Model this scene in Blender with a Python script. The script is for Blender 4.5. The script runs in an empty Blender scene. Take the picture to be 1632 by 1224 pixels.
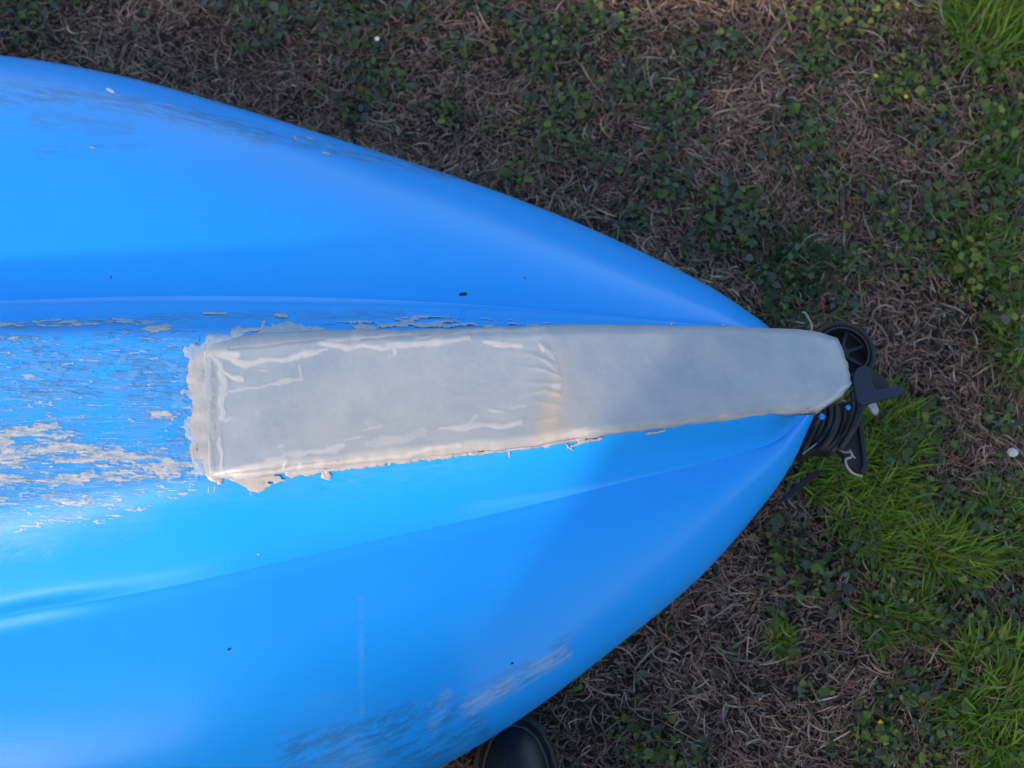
import bpy, bmesh, math, random
import numpy as np
from mathutils import Vector, Matrix, Euler
from mathutils.bvhtree import BVHTree

random.seed(4)
rng = np.random.default_rng(11)
scene = bpy.context.scene
R = math.radians

# ------------------------------------------------------------------ camera
TILT = R(18.0)
CAM = np.array([0.0, -0.3737, 1.15])
FPX = 1650.0
cam_data = bpy.data.cameras.new("camera")
cam = bpy.data.objects.new("camera", cam_data)
scene.collection.objects.link(cam)
cam.location = CAM
cam.rotation_euler = (TILT, 0, 0)
cam_data.sensor_width = 36.0
cam_data.lens = FPX / 1632.0 * 36.0
cam_data.clip_start = 0.01
cam_data.clip_end = 200.0
cam_data.dof.use_dof = True
cam_data.dof.focus_distance = 0.90
cam_data.dof.aperture_fstop = 6.3
scene.camera = cam

# ------------------------------------------------------------------ light
SUN_EL = R(25.0)
SUN_AZ = R(55.0)          # light travels towards +x, turned this much towards +y
to_sun = Vector((-math.cos(SUN_AZ) * math.cos(SUN_EL), -math.sin(SUN_AZ) * math.cos(SUN_EL), math.sin(SUN_EL)))
world = bpy.data.worlds.new("World")
scene.world = world
world.use_nodes = True
nt = world.node_tree
bg = nt.nodes["Background"]
sky = nt.nodes.new("ShaderNodeTexSky")
sky.sky_type = 'NISHITA'
sky.sun_disc = False
sky.sun_elevation = SUN_EL
sky.sun_rotation = math.atan2(to_sun.x, to_sun.y)
sky.air_density = 1.0
sky.dust_density = 2.5
nt.links.new(sky.outputs[0], bg.inputs[0])
bg.inputs[1].default_value = 0.15
sd = bpy.data.lights.new("sun", 'SUN')
sd.energy = 2.0
sd.angle = R(2.4)
sd.color = (0.68, 0.54, 0.44)
sun = bpy.data.objects.new("sun", sd)
scene.collection.objects.link(sun)
sun.rotation_euler = to_sun.to_track_quat('Z', 'Y').to_euler()
sun.location = (-3, -1, 2)
scene.view_settings.view_transform = 'Standard'
scene.view_settings.look = 'None'
scene.view_settings.gamma = 1
scene.view_settings.exposure = 1.28
scene.view_settings.use_curve_mapping = False
scene.render.engine = 'CYCLES'

# ------------------------------------------------------------------ helpers
ct, st = math.cos(TILT), math.sin(TILT)
RIGHT = np.array([1.0, 0, 0]); UP = np.array([0, ct, st]); FWD = np.array([0, st, -ct])

def unproj(px, py, z):
    """photo pixel + height above the ground -> world point (arrays welcome)"""
    px, py, z = np.broadcast_arrays(np.asarray(px, float), np.asarray(py, float), np.asarray(z, float))
    a = (px - 816.0) / FPX; b = (612.0 - py) / FPX
    d = a[..., None] * RIGHT + b[..., None] * UP + FWD
    k = (z - CAM[2]) / d[..., 2]
    return CAM + d * k[..., None]

def proj(P):
    Q = np.asarray(P) - CAM
    dep = Q @ FWD
    return 816 + FPX * (Q @ RIGHT) / dep, 612 - FPX * (Q @ UP) / dep

def link(o, parent=None):
    scene.collection.objects.link(o)
    if parent is not None:
        o.parent = parent
    return o

def tag(o, label=None, cat=None, group=None, kind=None):
    if label: o["label"] = label
    if cat: o["category"] = cat
    if group: o["group"] = group
    if kind: o["kind"] = kind
    return o

def empty(name, loc=(0, 0, 0)):
    o = bpy.data.objects.new(name, None)
    o.location = loc
    o.empty_display_size = 0.05
    return link(o)

def npmesh(name, V, F, mat, parent=None, smooth=True, attrs=None, cols=None):
    """V (n,3), F list of lists or (m,k) array"""
    me = bpy.data.meshes.new(name)
    V = np.asarray(V, float)
    if isinstance(F, np.ndarray):
        m, k = F.shape
        me.vertices.add(len(V)); me.vertices.foreach_set("co", V.ravel())
        me.loops.add(m * k); me.loops.foreach_set("vertex_index", F.astype(np.int32).ravel())
        me.polygons.add(m)
        me.polygons.foreach_set("loop_start", (np.arange(m) * k).astype(np.int32))
        me.polygons.foreach_set("loop_total", np.full(m, k, np.int32))
        me.update(calc_edges=True)
    else:
        me.from_pydata([tuple(v) for v in V], [], F)
    me.polygons.foreach_set("use_smooth", np.full(len(me.polygons), smooth))
    if attrs:
        for n_, a in attrs.items():
            at = me.attributes.new(n_, 'FLOAT', 'POINT')
            at.data.foreach_set("value", np.asarray(a, np.float32).ravel())
    if cols is not None:
        at = me.attributes.new("tint", 'FLOAT_COLOR', 'POINT')
        c = np.ones((len(V), 4), np.float32); c[:, :3] = cols
        at.data.foreach_set("color", c.ravel())
    me.materials.append(mat)
    me.update()
    o = bpy.data.objects.new(name, me)
    if parent is not None:
        loc = Vector(parent.location)
        if loc.length > 0:
            me.transform(Matrix.Translation(-loc))
    return link(o, parent)

def hash2(ix, iy, seed):
    h = (ix.astype(np.int64) * 374761393 + iy.astype(np.int64) * 668265263 + seed * 974711) & 0xffffffff
    h = ((h ^ (h >> 13)) * 1274126177) & 0xffffffff
    return ((h ^ (h >> 16)) & 0xffff) / 65535.0

def vnoise(x, y, seed=0):
    x = np.asarray(x, float); y = np.asarray(y, float)
    ix = np.floor(x); iy = np.floor(y); fx = x - ix; fy = y - iy
    fx = fx * fx * (3 - 2 * fx); fy = fy * fy * (3 - 2 * fy)
    ix = ix.astype(np.int64); iy = iy.astype(np.int64)
    a = hash2(ix, iy, seed); b = hash2(ix + 1, iy, seed); c = hash2(ix, iy + 1, seed); d = hash2(ix + 1, iy + 1, seed)
    return (a * (1 - fx) + b * fx) * (1 - fy) + (c * (1 - fx) + d * fx) * fy

def fbm(x, y, seed=0, octv=4):
    s = 0; amp = 0.5; tot = 0
    for i in range(octv):
        s = s + amp * vnoise(x * 2 ** i, y * 2 ** i, seed + i * 17); tot += amp; amp *= 0.5
    return s / tot

def seg_dist(px, py, line):
    """distance of every pixel point to a polyline"""
    best = np.full(np.shape(px), 1e9)
    for (x0, y0), (x1, y1) in zip(line[:-1], line[1:]):
        dx, dy = x1 - x0, y1 - y0
        L = dx * dx + dy * dy + 1e-9
        t = np.clip(((px - x0) * dx + (py - y0) * dy) / L, 0, 1)
        best = np.minimum(best, np.hypot(px - x0 - t * dx, py - y0 - t * dy))
    return best

def poly_sdf(px, py, poly):
    """signed distance in pixels, negative inside"""
    d = seg_dist(px, py, list(poly) + [poly[0]])
    ins = np.zeros(np.shape(px), bool)
    n = len(poly)
    for i in range(n):
        x0, y0 = poly[i]; x1, y1 = poly[(i + 1) % n]
        if y0 == y1: continue
        c = ((y0 > py) != (y1 > py)) & (px < (x1 - x0) * (py - y0) / (y1 - y0) + x0)
        ins ^= c
    return np.where(ins, -d, d)

def smst(a, b, x):
    t = np.clip((x - a) / (b - a), 0, 1)
    return t * t * (3 - 2 * t)

def catmull(P, n):
    """P (k,3) -> n points, centripetal-ish"""
    P = np.asarray(P, float); k = len(P)
    E = np.vstack([2 * P[0] - P[1], P, 2 * P[-1] - P[-2]])
    t = np.linspace(0, k - 1 - 1e-9, n) if np.isscalar(n) else np.asarray(n)
    i = np.floor(t).astype(int); f = (t - i)[:, None]
    p0, p1, p2, p3 = E[i], E[i + 1], E[i + 2], E[i + 3]
    return 0.5 * ((2 * p1) + (-p0 + p2) * f + (2 * p0 - 5 * p1 + 4 * p2 - p3) * f ** 2 + (-p0 + 3 * p1 - 3 * p2 + p3) * f ** 3)

def tube(name, pts, rad, mat, parent=None, n=8, samples=24, taper=False, attrs=None):
    P = catmull(pts, samples) if len(pts) > 2 else np.linspace(pts[0], pts[1], 6)
    P = np.asarray(P); m = len(P)
    T = np.gradient(P, axis=0); T /= np.linalg.norm(T, axis=1)[:, None] + 1e-12
    V = []; up = np.array([0.13, 0.2, 0.97])
    for i in range(m):
        a = np.cross(T[i], up); a /= np.linalg.norm(a); b = np.cross(a, T[i])
        r = rad * (1 - 0.6 * i / m) if taper else rad
        for j in range(n):
            w = 2 * math.pi * j / n
            V.append(P[i] + r * (math.cos(w) * a + math.sin(w) * b))
    F = []
    for i in range(m - 1):
        for j in range(n):
            F.append([i * n + j, i * n + (j + 1) % n, (i + 1) * n + (j + 1) % n, (i + 1) * n + j])
    F.append(list(range(n))[::-1]); F.append([(m - 1) * n + j for j in range(n)])
    return npmesh(name, V, F, mat, parent)

def slab(name, poly3, thick, mat, parent=None, bevel=0.0012, smooth=False):
    """solid plate from a world-space outline (top face), thickened downwards, bevelled edges"""
    bm = bmesh.new()
    top = [bm.verts.new(tuple(p)) for p in poly3]
    f = bm.faces.new(top)
    bmesh.ops.recalc_face_normals(bm, faces=[f])
    if f.normal.z < 0: f.normal_flip()
    ex = bmesh.ops.extrude_face_region(bm, geom=[f])
    vs = [e for e in ex['geom'] if isinstance(e, bmesh.types.BMVert)]
    bmesh.ops.translate(bm, verts=vs, vec=(0, 0, -thick))
    bmesh.ops.recalc_face_normals(bm, faces=bm.faces)
    if bevel:
        bmesh.ops.bevel(bm, geom=list(bm.edges), offset=bevel, segments=2, affect='EDGES', profile=0.6)
    me = bpy.data.meshes.new(name); bm.to_mesh(me); bm.free()
    for p in me.polygons: p.use_smooth = smooth
    me.materials.append(mat)
    o = bpy.data.objects.new(name, me)
    if parent is not None and Vector(parent.location).length > 0:
        me.transform(Matrix.Translation(-Vector(parent.location)))
    return link(o, parent)

# ------------------------------------------------------------------ materials
class M:
    def __init__(s, name):
        s.m = bpy.data.materials.new(name); s.m.use_nodes = True
        s.nt = s.m.node_tree; s.p = s.nt.nodes["Principled BSDF"]
    def n(s, t, **k):
        nd = s.nt.nodes.new(t)
        for a, b in k.items(): setattr(nd, a, b)
        return nd
    def l(s, a, b): s.nt.links.new(a, b)
    def set(s, **k):
        for a, b in k.items(): s.p.inputs[a.replace('_', ' ')].default_value = b
        return s
    def coords(s, scale=(1, 1, 1), rot=(0, 0, 0)):
        tc = s.n("ShaderNodeTexCoord"); mp = s.n("ShaderNodeMapping")
        mp.inputs["Rotation"].default_value = rot
        s.l(tc.outputs["Object"], mp.inputs[0])
        m2 = s.n("ShaderNodeMapping"); m2.inputs["Scale"].default_value = scale
        s.l(mp.outputs[0], m2.inputs[0]); return m2.outputs[0]
    def noise(s, vec, scale, detail=4, rough=0.55, dist=0):
        nd = s.n("ShaderNodeTexNoise"); nd.inputs["Scale"].default_value = scale
        nd.inputs["Detail"].default_value = detail; nd.inputs["Roughness"].default_value = rough
        nd.inputs["Distortion"].default_value = dist
        s.l(vec, nd.inputs["Vector"]); return nd.outputs["Fac"]
    def ramp(s, fac, a, b, ca=(0, 0, 0, 1), cb=(1, 1, 1, 1)):
        nd = s.n("ShaderNodeValToRGB"); e = nd.color_ramp.elements
        e[0].position = a; e[1].position = b; e[0].color = ca; e[1].color = cb
        s.l(fac, nd.inputs[0]); return nd.outputs[0]
    def mul(s, a, b):
        nd = s.n("ShaderNodeMath", operation='MULTIPLY')
        for i, v in enumerate((a, b)):
            if isinstance(v, (int, float)): nd.inputs[i].default_value = v
            else: s.l(v, nd.inputs[i])
        return nd.outputs[0]
    def add(s, a, b):
        nd = s.n("ShaderNodeMath", operation='ADD')
        for i, v in enumerate((a, b)):
            if isinstance(v, (int, float)): nd.inputs[i].default_value = v
            else: s.l(v, nd.inputs[i])
        return nd.outputs[0]
    def mix(s, fac, a, b):
        nd = s.n("ShaderNodeMix", data_type='RGBA')
        if isinstance(fac, (int, float)): nd.inputs[0].default_value = fac
        else: s.l(fac, nd.inputs[0])
        for i, v in ((6, a), (7, b)):
            if isinstance(v, tuple): nd.inputs[i].default_value = v
            else: s.l(v, nd.inputs[i])
        return nd.outputs[2]
    def attr(s, name, out="Fac"):
        nd = s.n("ShaderNodeAttribute"); nd.attribute_name = name; return nd.outputs[out]
    def bump(s, h, strength=0.3, dist=0.001):
        nd = s.n("ShaderNodeBump"); nd.inputs["Strength"].default_value = strength
        nd.inputs["Distance"].default_value = dist
        s.l(h, nd.inputs["Height"]); s.l(nd.outputs[0], s.p.inputs["Normal"])

def c4(r, g, b): return (r, g, b, 1.0)

KROT = (0, 0, R(-3.4))
# blue polyethylene hull
mb = M("hull_blue_plastic")
v = mb.coords((1, 1, 1), KROT)
vs = mb.coords((1.0, 16, 16), KROT)
vs2 = mb.coords((1.0, 30, 30), (0, 0, R(6)))
blue = c4(0.012, 0.325, 0.92)
n1 = mb.noise(v, 5, 3)
base = mb.mix(mb.ramp(n1, 0.3, 0.75), blue, c4(0.016, 0.350, 0.92))
wear = mb.attr("wear"); grime = mb.attr("grime")
# brushed light scratches
s1 = mb.ramp(mb.noise(vs, 16, 6, 0.7), 0.54, 0.68)
s2 = mb.ramp(mb.noise(vs2, 22, 5, 0.65), 0.56, 0.66)
blot = mb.ramp(mb.noise(mb.coords((1, 2, 2), KROT), 40, 7, 0.75, 0.9), 0.40, 0.60)
scr = mb.mul(mb.add(mb.mul(s1, 0.6), mb.mul(s2, 0.5)), wear)
base = mb.mix(mb.mul(mb.mul(blot, wear), 0.62), base, c4(0.10, 0.27, 0.47))
blot2 = mb.ramp(mb.noise(mb.coords((1, 3, 3), KROT), 34, 6, 0.75, 0.8), 0.56, 0.66)
base = mb.mix(mb.mul(mb.mul(blot2, wear), 0.45), base, c4(0.02, 0.13, 0.40))
s3 = mb.ramp(mb.noise(mb.coords((1, 14, 14), (0, 0, R(-28))), 60, 3, 0.6), 0.66, 0.72)
s4 = mb.ramp(mb.noise(mb.coords((1, 10, 10), (0, 0, R(24))), 70, 3, 0.6), 0.68, 0.73)
s5 = mb.ramp(mb.noise(mb.coords((1, 3, 3), KROT), 190, 4, 0.7), 0.66, 0.74)
base = mb.mix(mb.mul(mb.mul(mb.add(mb.add(s3, s4), s5), wear), 0.55), base, c4(0.42, 0.52, 0.66))
base = mb.mix(mb.mul(scr, 0.75), base, c4(0.22, 0.44, 0.80))
gm = mb.mul(mb.ramp(mb.noise(mb.coords((1, 5, 5), (0, 0, R(-22))), 34, 9, 0.8, 0.3), 0.46, 0.56), grime)
base = mb.mix(mb.mul(gm, 0.7), base, c4(0.03, 0.17, 0.40))
gs = mb.mul(mb.ramp(mb.noise(mb.coords((1, 7, 7), (0, 0, R(-27))), 60, 7, 0.78), 0.57, 0.66), grime)
base = mb.mix(mb.mul(gs, 0.7), base, c4(0.25, 0.33, 0.42))
gup = mb.attr("upper_scuff")
gu = mb.mul(mb.ramp(mb.noise(mb.coords((1, 8, 8), (0, 0, R(13))), 30, 8, 0.78), 0.45, 0.54), gup)
base = mb.mix(mb.mul(gu, 0.85), base, c4(0.035, 0.17, 0.36))
gu2 = mb.mul(mb.ramp(mb.noise(mb.coords((1, 12, 12), (0, 0, R(10))), 60, 6, 0.75), 0.55, 0.64), gup)
base = mb.mix(mb.mul(gu2, 0.7), base, c4(0.27, 0.37, 0.46))
chalk_haze = mb.attr("chalk_haze")
cs = mb.mul(mb.ramp(mb.noise(mb.coords((1, 9, 9), (0, 0, R(-30))), 34, 8, 0.8), 0.44, 0.58), chalk_haze)
base = mb.mix(mb.mul(cs, 0.85), base, c4(0.28, 0.42, 0.62))
scuff = mb.ramp(mb.noise(mb.coords((1, 22, 22), (0, 0, R(-8))), 9, 8, 0.7), 0.63, 0.72)
base = mb.mix(mb.mul(scuff, 0.10), base, c4(0.3, 0.5, 0.8))
mb.l(base, mb.p.inputs["Base Color"])
rg = mb.add(mb.mul(mb.noise(v, 60, 5, 0.7), 0.08), 0.22)
rg = mb.add(rg, mb.mul(wear, 0.12))
mb.l(rg, mb.p.inputs["Roughness"])
hb = mb.add(mb.mul(mb.noise(v, 700, 3), 0.10), mb.mul(mb.mul(mb.noise(vs, 30, 6, 0.75), wear), 1.0))
hb = mb.add(hb, mb.mul(mb.noise(v, 14, 2), 0.9))
mb.bump(hb, 0.45, 0.0012)
mb.set(IOR=1.36); mb.p.inputs['Coat Weight'].default_value = 0.12; mb.p.inputs['Coat Roughness'].default_value = 0.12
MAT_HULL = mb.m

# grey resin skid plate
mr = M("grey_resin_plate")
v = mr.coords()
n1 = mr.noise(v, 28, 5, 0.6)
base = mr.mix(mr.ramp(n1, 0.35, 0.68), c4(0.275, 0.330, 0.385), c4(0.365, 0.395, 0.420))
n2 = mr.noise(v, 75, 7, 0.75)
base = mr.mix(mr.mul(mr.ramp(n2, 0.54, 0.72), 0.45), base, c4(0.46, 0.48, 0.50))
base = mr.mix(mr.mul(mr.ramp(mr.noise(v, 9, 4, 0.6), 0.45, 0.75), 0.35), base, c4(0.25, 0.31, 0.38))
base = mr.mix(mr.attr("warm_sunlit"), base, c4(0.47, 0.41, 0.33))
base = mr.mix(mr.attr("resin"), base, c4(0.50, 0.485, 0.47))
base = mr.mix(mr.attr("gap"), base, c4(0.22, 0.22, 0.23))
pin = mr.ramp(mr.noise(v, 520, 2, 0.5), 0.70, 0.76)
base = mr.mix(mr.mul(pin, 0.55), base, c4(0.60, 0.60, 0.60))
mr.l(base, mr.p.inputs["Base Color"])
mr.l(mr.add(mr.mul(mr.noise(v, 90, 6, 0.7), 0.30), 0.20), mr.p.inputs["Roughness"])
mr.bump(mr.add(mr.mul(mr.noise(v, 420, 4, 0.65), 0.35), mr.mul(mr.noise(v, 60, 4, 0.6), 0.8)), 0.22, 0.0008)
MAT_RESIN = mr.m

def simple(name, col, rough=0.5, var=0.25, scale=60, bump=0.2, bd=0.0006, spec=0.5):
    k = M(name); v = k.coords()
    n = k.noise(v, scale, 5, 0.6)
    dark = tuple(c * (1 - var) for c in col) + (1.0,); lite = tuple(min(1, c * (1 + var)) for c in col) + (1.0,)
    k.l(k.mix(k.ramp(n, 0.3, 0.7), dark, lite), k.p.inputs["Base Color"])
    k.l(k.add(k.mul(n, 0.25), rough - 0.12), k.p.inputs["Roughness"])
    k.p.inputs["Specular IOR Level"].default_value = spec
    k.bump(k.noise(v, scale * 4, 4), bump, bd)
    return k.m

MAT_SMEAR = simple("cured_resin_smear", (0.42, 0.405, 0.39), 0.30, 0.22, 60, 0.35)
MAT_THINRESIN = simple("thin_resin_film", (0.30, 0.40, 0.52), 0.38, 0.15, 160, 0.5)
MAT_HALO = simple("adhesive_haze", (0.13, 0.31, 0.55), 0.38, 0.35, 150, 0.6)
MAT_FILM = simple("cloudy_worn_film", (0.08, 0.28, 0.58), 0.36, 0.3, 110, 0.6)
kg = M("old_grey_adhesive"); vg = kg.coords((1, 3, 3), KROT)
cg = kg.mix(kg.ramp(kg.noise(vg, 90, 7, 0.75), 0.36, 0.62), c4(0.16, 0.27, 0.38), c4(0.55, 0.53, 0.49))
cg = kg.mix(kg.ramp(kg.noise(kg.coords(), 260, 4, 0.7), 0.60, 0.75), cg, c4(0.62, 0.60, 0.56))
kg.l(cg, kg.p.inputs["Base Color"]); kg.set(Roughness=0.45); kg.bump(kg.noise(vg, 160, 6, 0.7), 0.6, 0.0006)
MAT_OLDGLUE = kg.m
MAT_BLACK = simple("black_rubber", (0.010, 0.010, 0.012), 0.55, 0.3, 120, 0.3)
MAT_BLACKP = simple("black_plastic", (0.012, 0.013, 0.017), 0.5, 0.25, 90, 0.25)
MAT_NAVY = simple("navy_plastic", (0.010, 0.019, 0.042), 0.5, 0.2, 80, 0.25)
MAT_STRING = simple("pale_string", (0.33, 0.31, 0.28), 0.8, 0.25, 500, 0.5)
MAT_BLUEBIT = simple("blue_plastic_bit", (0.020, 0.330, 0.92), 0.35, 0.1, 60, 0.2)
MAT_LEATHER = simple("black_leather", (0.007, 0.008, 0.013), 0.40, 0.3, 160, 0.5, 0.0005)
MAT_SOLE = simple("dark_sole_rubber", (0.014, 0.015, 0.020), 0.6, 0.3, 150, 0.6)
MAT_THREAD = simple("brown_welt_thread", (0.055, 0.048, 0.045), 0.8, 0.2, 500, 0.5)
MAT_DENIM = simple("dark_trouser_cloth", (0.02, 0.025, 0.04), 0.85, 0.25, 300, 0.5)
MAT_SKIN = simple("skin", (0.42, 0.25, 0.17), 0.5, 0.1, 60, 0.2)
MAT_HAIR = simple("dark_hair", (0.03, 0.02, 0.015), 0.6, 0.3, 200, 0.6)
MAT_JACKET = simple("pale_jacket_cloth", (0.34, 0.34, 0.35), 0.85, 0.25, 300, 0.5)
MAT_SPECK = simple("dark_dirt_speck", (0.012, 0.012, 0.02), 0.6, 0.3, 500, 0.5)
MAT_PETAL = simple("white_petal", (0.75, 0.75, 0.76), 0.6, 0.1, 100, 0.2)
MAT_YPETAL = simple("yellow_petal", (0.65, 0.48, 0.03), 0.6, 0.1, 100, 0.2)
MAT_PEBBLE = simple("pale_pebble", (0.50, 0.48, 0.42), 0.7, 0.2, 200, 0.4)

mg = M("dark_soil")
v = mg.coords()
n = mg.noise(v, 18, 8, 0.7)
base = mg.mix(mg.ramp(n, 0.3, 0.7), c4(0.018, 0.014, 0.011), c4(0.055, 0.042, 0.032))
base = mg.mix(mg.ramp(mg.noise(v, 3.0, 4), 0.45, 0.65), base, c4(0.028, 0.034, 0.016))
mg.l(base, mg.p.inputs["Base Color"]); mg.set(Roughness=0.95)
mg.bump(mg.noise(v, 160, 8, 0.7), 1.0, 0.006)
MAT_SOIL = mg.m

def blade_mat(name, rough, trans):
    k = M(name)
    col = k.attr("tint", "Color")
    nn = k.noise(k.coords(), 250, 3)
    hs = k.n("ShaderNodeHueSaturation"); k.l(col, hs.inputs["Color"])
    k.l(k.add(k.mul(nn, 0.7), 0.65), hs.inputs["Value"])
    k.l(hs.outputs[0], k.p.inputs["Base Color"]); k.set(Roughness=rough)
    k.p.inputs["Specular IOR Level"].default_value = 0.3
    if trans:
        tr = k.n("ShaderNodeBsdfTranslucent"); k.l(hs.outputs[0], tr.inputs[0])
        mx = k.n("ShaderNodeMixShader"); mx.inputs[0].default_value = trans
        k.l(k.p.outputs[0], mx.inputs[1]); k.l(tr.outputs[0], mx.inputs[2])
        k.l(mx.outputs[0], k.nt.nodes["Material Output"].inputs[0])
    return k.m
MAT_STRAW = blade_mat("dry_straw", 0.8, 0)
MAT_LEAF = blade_mat("weed_leaf", 0.55, 0.25)
MAT_GRASS = blade_mat("green_grass_blade", 0.5, 0.3)

# ------------------------------------------------------------------ ground
def gz(x, y):
    return 0.016 * (fbm(x * 5 + 40, y * 5 + 40, 5, 3) - 0.5) + 0.010 * (fbm(x * 26 + 9, y * 26 + 70, 8, 3) - 0.5)

def ground_mesh():
    c = np.concatenate([-np.geomspace(60, 1.5, 14)[:-1], np.linspace(-1.5, 1.5, 201), np.geomspace(1.5, 60, 14)[1:]])
    X, Y = np.meshgrid(c, c, indexing='ij')
    Z = gz(X, Y)
    far = np.maximum(np.abs(X), np.abs(Y)) > 3
    Z = np.where(far, 0, Z) - 0.006
    n = len(c); V = np.stack([X, Y, Z], -1).reshape(-1, 3)
    i, j = np.meshgrid(np.arange(n - 1), np.arange(n - 1), indexing='ij')
    a = (i * n + j).ravel(); F = np.stack([a, a + n, a + n + 1, a + 1], 1)
    return npmesh("ground", V, F, MAT_SOIL)
tag(ground_mesh(), "dark bare soil of the lawn under dry grass and weeds", kind="structure")

# ------------------------------------------------------------------ kayak hull
kU = [(-300, 62), (0, 88), (180, 118), (350, 163), (550, 225), (750, 290), (900, 347), (1020, 401), (1120, 452), (1190, 498), (1240, 540), (1272, 600)]
kVU = [(-300, 488), (0, 480), (180, 474), (350, 472), (550, 476), (750, 486), (900, 498), (1020, 509), (1105, 516), (1165, 523), (1215, 540), (1270, 600)]
kKU = [(-300, 548), (0, 534), (180, 532), (350, 535), (550, 533), (750, 531), (900, 529), (1020, 528), (1110, 530), (1170, 532), (1222, 545), (1274, 603)]
kKL = [(-300, 850), (0, 808), (180, 782), (350, 757), (550, 732), (750, 708), (900, 692), (1020, 680), (1110, 668), (1170, 661), (1230, 654), (1286, 640)]
kVL = [(-300, 1055), (0, 985), (180, 953), (350, 918), (550, 872), (750, 828), (900, 792), (1020, 762), (1110, 741), (1180, 722), (1238, 702), (1290, 655)]
kL = [(-300, 1440), (0, 1402), (180, 1378), (350, 1343), (530, 1295), (700, 1222), (850, 1130), (1000, 1016), (1110, 925), (1195, 832), (1256, 750), (1296, 665)]
zO = [.165, .165, .165, .165, .165, .165, .165, .165, .165, .165, .165, .165]
zV = [.274, .274, .274, .274, .271, .267, .261, .250, .237, .225, .211, .192]
zK = [.330, .330, .330, .330, .330, .330, .329, .318, .300, .286, .272, .250]

def zkeel(px):
    q = np.arange(-400, 1500, 5.0)
    zz = np.interp(q, [-400, 860, 960, 1080, 1200, 1300, 1500], [.330, .330, .3225, .3045, .282, .260, .208])
    for _ in range(90): zz[1:-1] = .25 * zz[:-2] + .5 * zz[1:-1] + .25 * zz[2:]
    return np.interp(px, q, zz)

def curve3(k, z):
    return np.array([unproj(x, y, zz) for (x, y), zz in zip(k, z)])
def smooth_z(k):
    return [float(zkeel(x)) - 0.004 * float(smst(330, 420, x)) for x, _ in k]
C = [curve3(kU, zO), curve3(kVU, zV), curve3(kKU, smooth_z(kKU)), curve3(kKL, smooth_z(kKL)), curve3(kVL, zV), curve3(kL, zO)]
axis = 0.5 * (C[2][1] + C[3][1]) - 0.5 * (C[2][6] + C[3][6]); axis[2] = 0; axis /= np.linalg.norm(axis)
mid = 0.5 * (C[2][0] + C[3][0]) + axis * 0.55
S_VIS = np.linspace(0.6, 11, 430)
S_FAR = np.linspace(-19.0, 0.55, 130)
ts = np.concatenate([S_FAR, S_VIS])
def full(c):
    dv = c[0] - c[1]; al = dv @ axis; lat = (dv - al * axis) / al; lat[2] = 0
    ext = [c[0] + axis * d + lat * (d - d * d / 1.1) for d in (.14, .28, .42, .55)]
    refl = lambda p: p - 2 * ((p - mid) @ axis) * axis
    near = ext[2::-1] + list(c)
    P = np.array([refl(p) for p in near[::-1]] + [ext[3]] + near)
    P[15] -= ((P[15] - mid) @ axis) * axis
    return catmull(P, ts + 19.0)
ts = np.clip(ts, -18.999, 10.9999)
LN = [full(c) for c in C]
nS = len(ts)

def half(O, Vv, Kk, p_, q_, bmp):
    """outline -> valley -> keel edge, (n,nS,3)"""
    rows = []
    for u in 1 - np.sin(np.linspace(0, 1, 84) * math.pi / 2):      # u: 1 at outline, 0 at valley
        P = Vv + (O - Vv) * u
        h = (1 - u ** p_) ** (1 / q_)
        P = P.copy(); P[:, 2] = O[:, 2] + (Vv[:, 2] - O[:, 2]) * h + bmp * 0.5 * (1 - math.cos(2 * math.pi * min(u / 0.8, 1))) * smst(10.9, 7.5, ts)
        rows.append(P)
    for w in np.linspace(0, 1, 26)[1:]:
        P = Vv + (Kk - Vv) * w
        hh = 0.55 * w + 0.45 * (w * w * (3 - 2 * w))
        P = P.copy(); P[:, 2] = Vv[:, 2] + (Kk[:, 2] - Vv[:, 2]) * hh
        rows.append(P)
    return np.array(rows)
# outline u spacing: dense near outline
up = half(LN[0], LN[1], LN[2], 1.5, 1.35, 0.0); lo = half(LN[5], LN[4], LN[3], 2.1, 1.7, 0.004)
top = []
for w in np.linspace(0, 1, 62)[1:-1]:
    P = LN[2] + (LN[3] - LN[2]) * w
    P = P.copy(); P[:, 2] += 0.003 * (1 - (2 * w - 1) ** 4)
    top.append(P)
G = np.concatenate([up, np.array(top), lo[::-1]], 0)
# round the creases across
def blur(G, k, it):
    for _ in range(it):
        H = G.copy(); H[1:-1] = 0.25 * G[:-2] + 0.5 * G[1:-1] + 0.25 * G[2:]; G = H
    return G
G = blur(G, 1, 4)
# the rounded bead that runs along both valleys
for k_, (ln_, hgt) in enumerate(((LN[4], 0.0010 + 0.0040 * smst(2.4, 1.3, ts)[None, :]), (LN[1], 0.0008))):
    dd = np.linalg.norm(G - ln_[None], axis=2)
    G[..., 2] += hgt * np.exp(-(dd / 0.0082) ** 2) * smst(10.9, 9.5, ts)[None, :]
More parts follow.
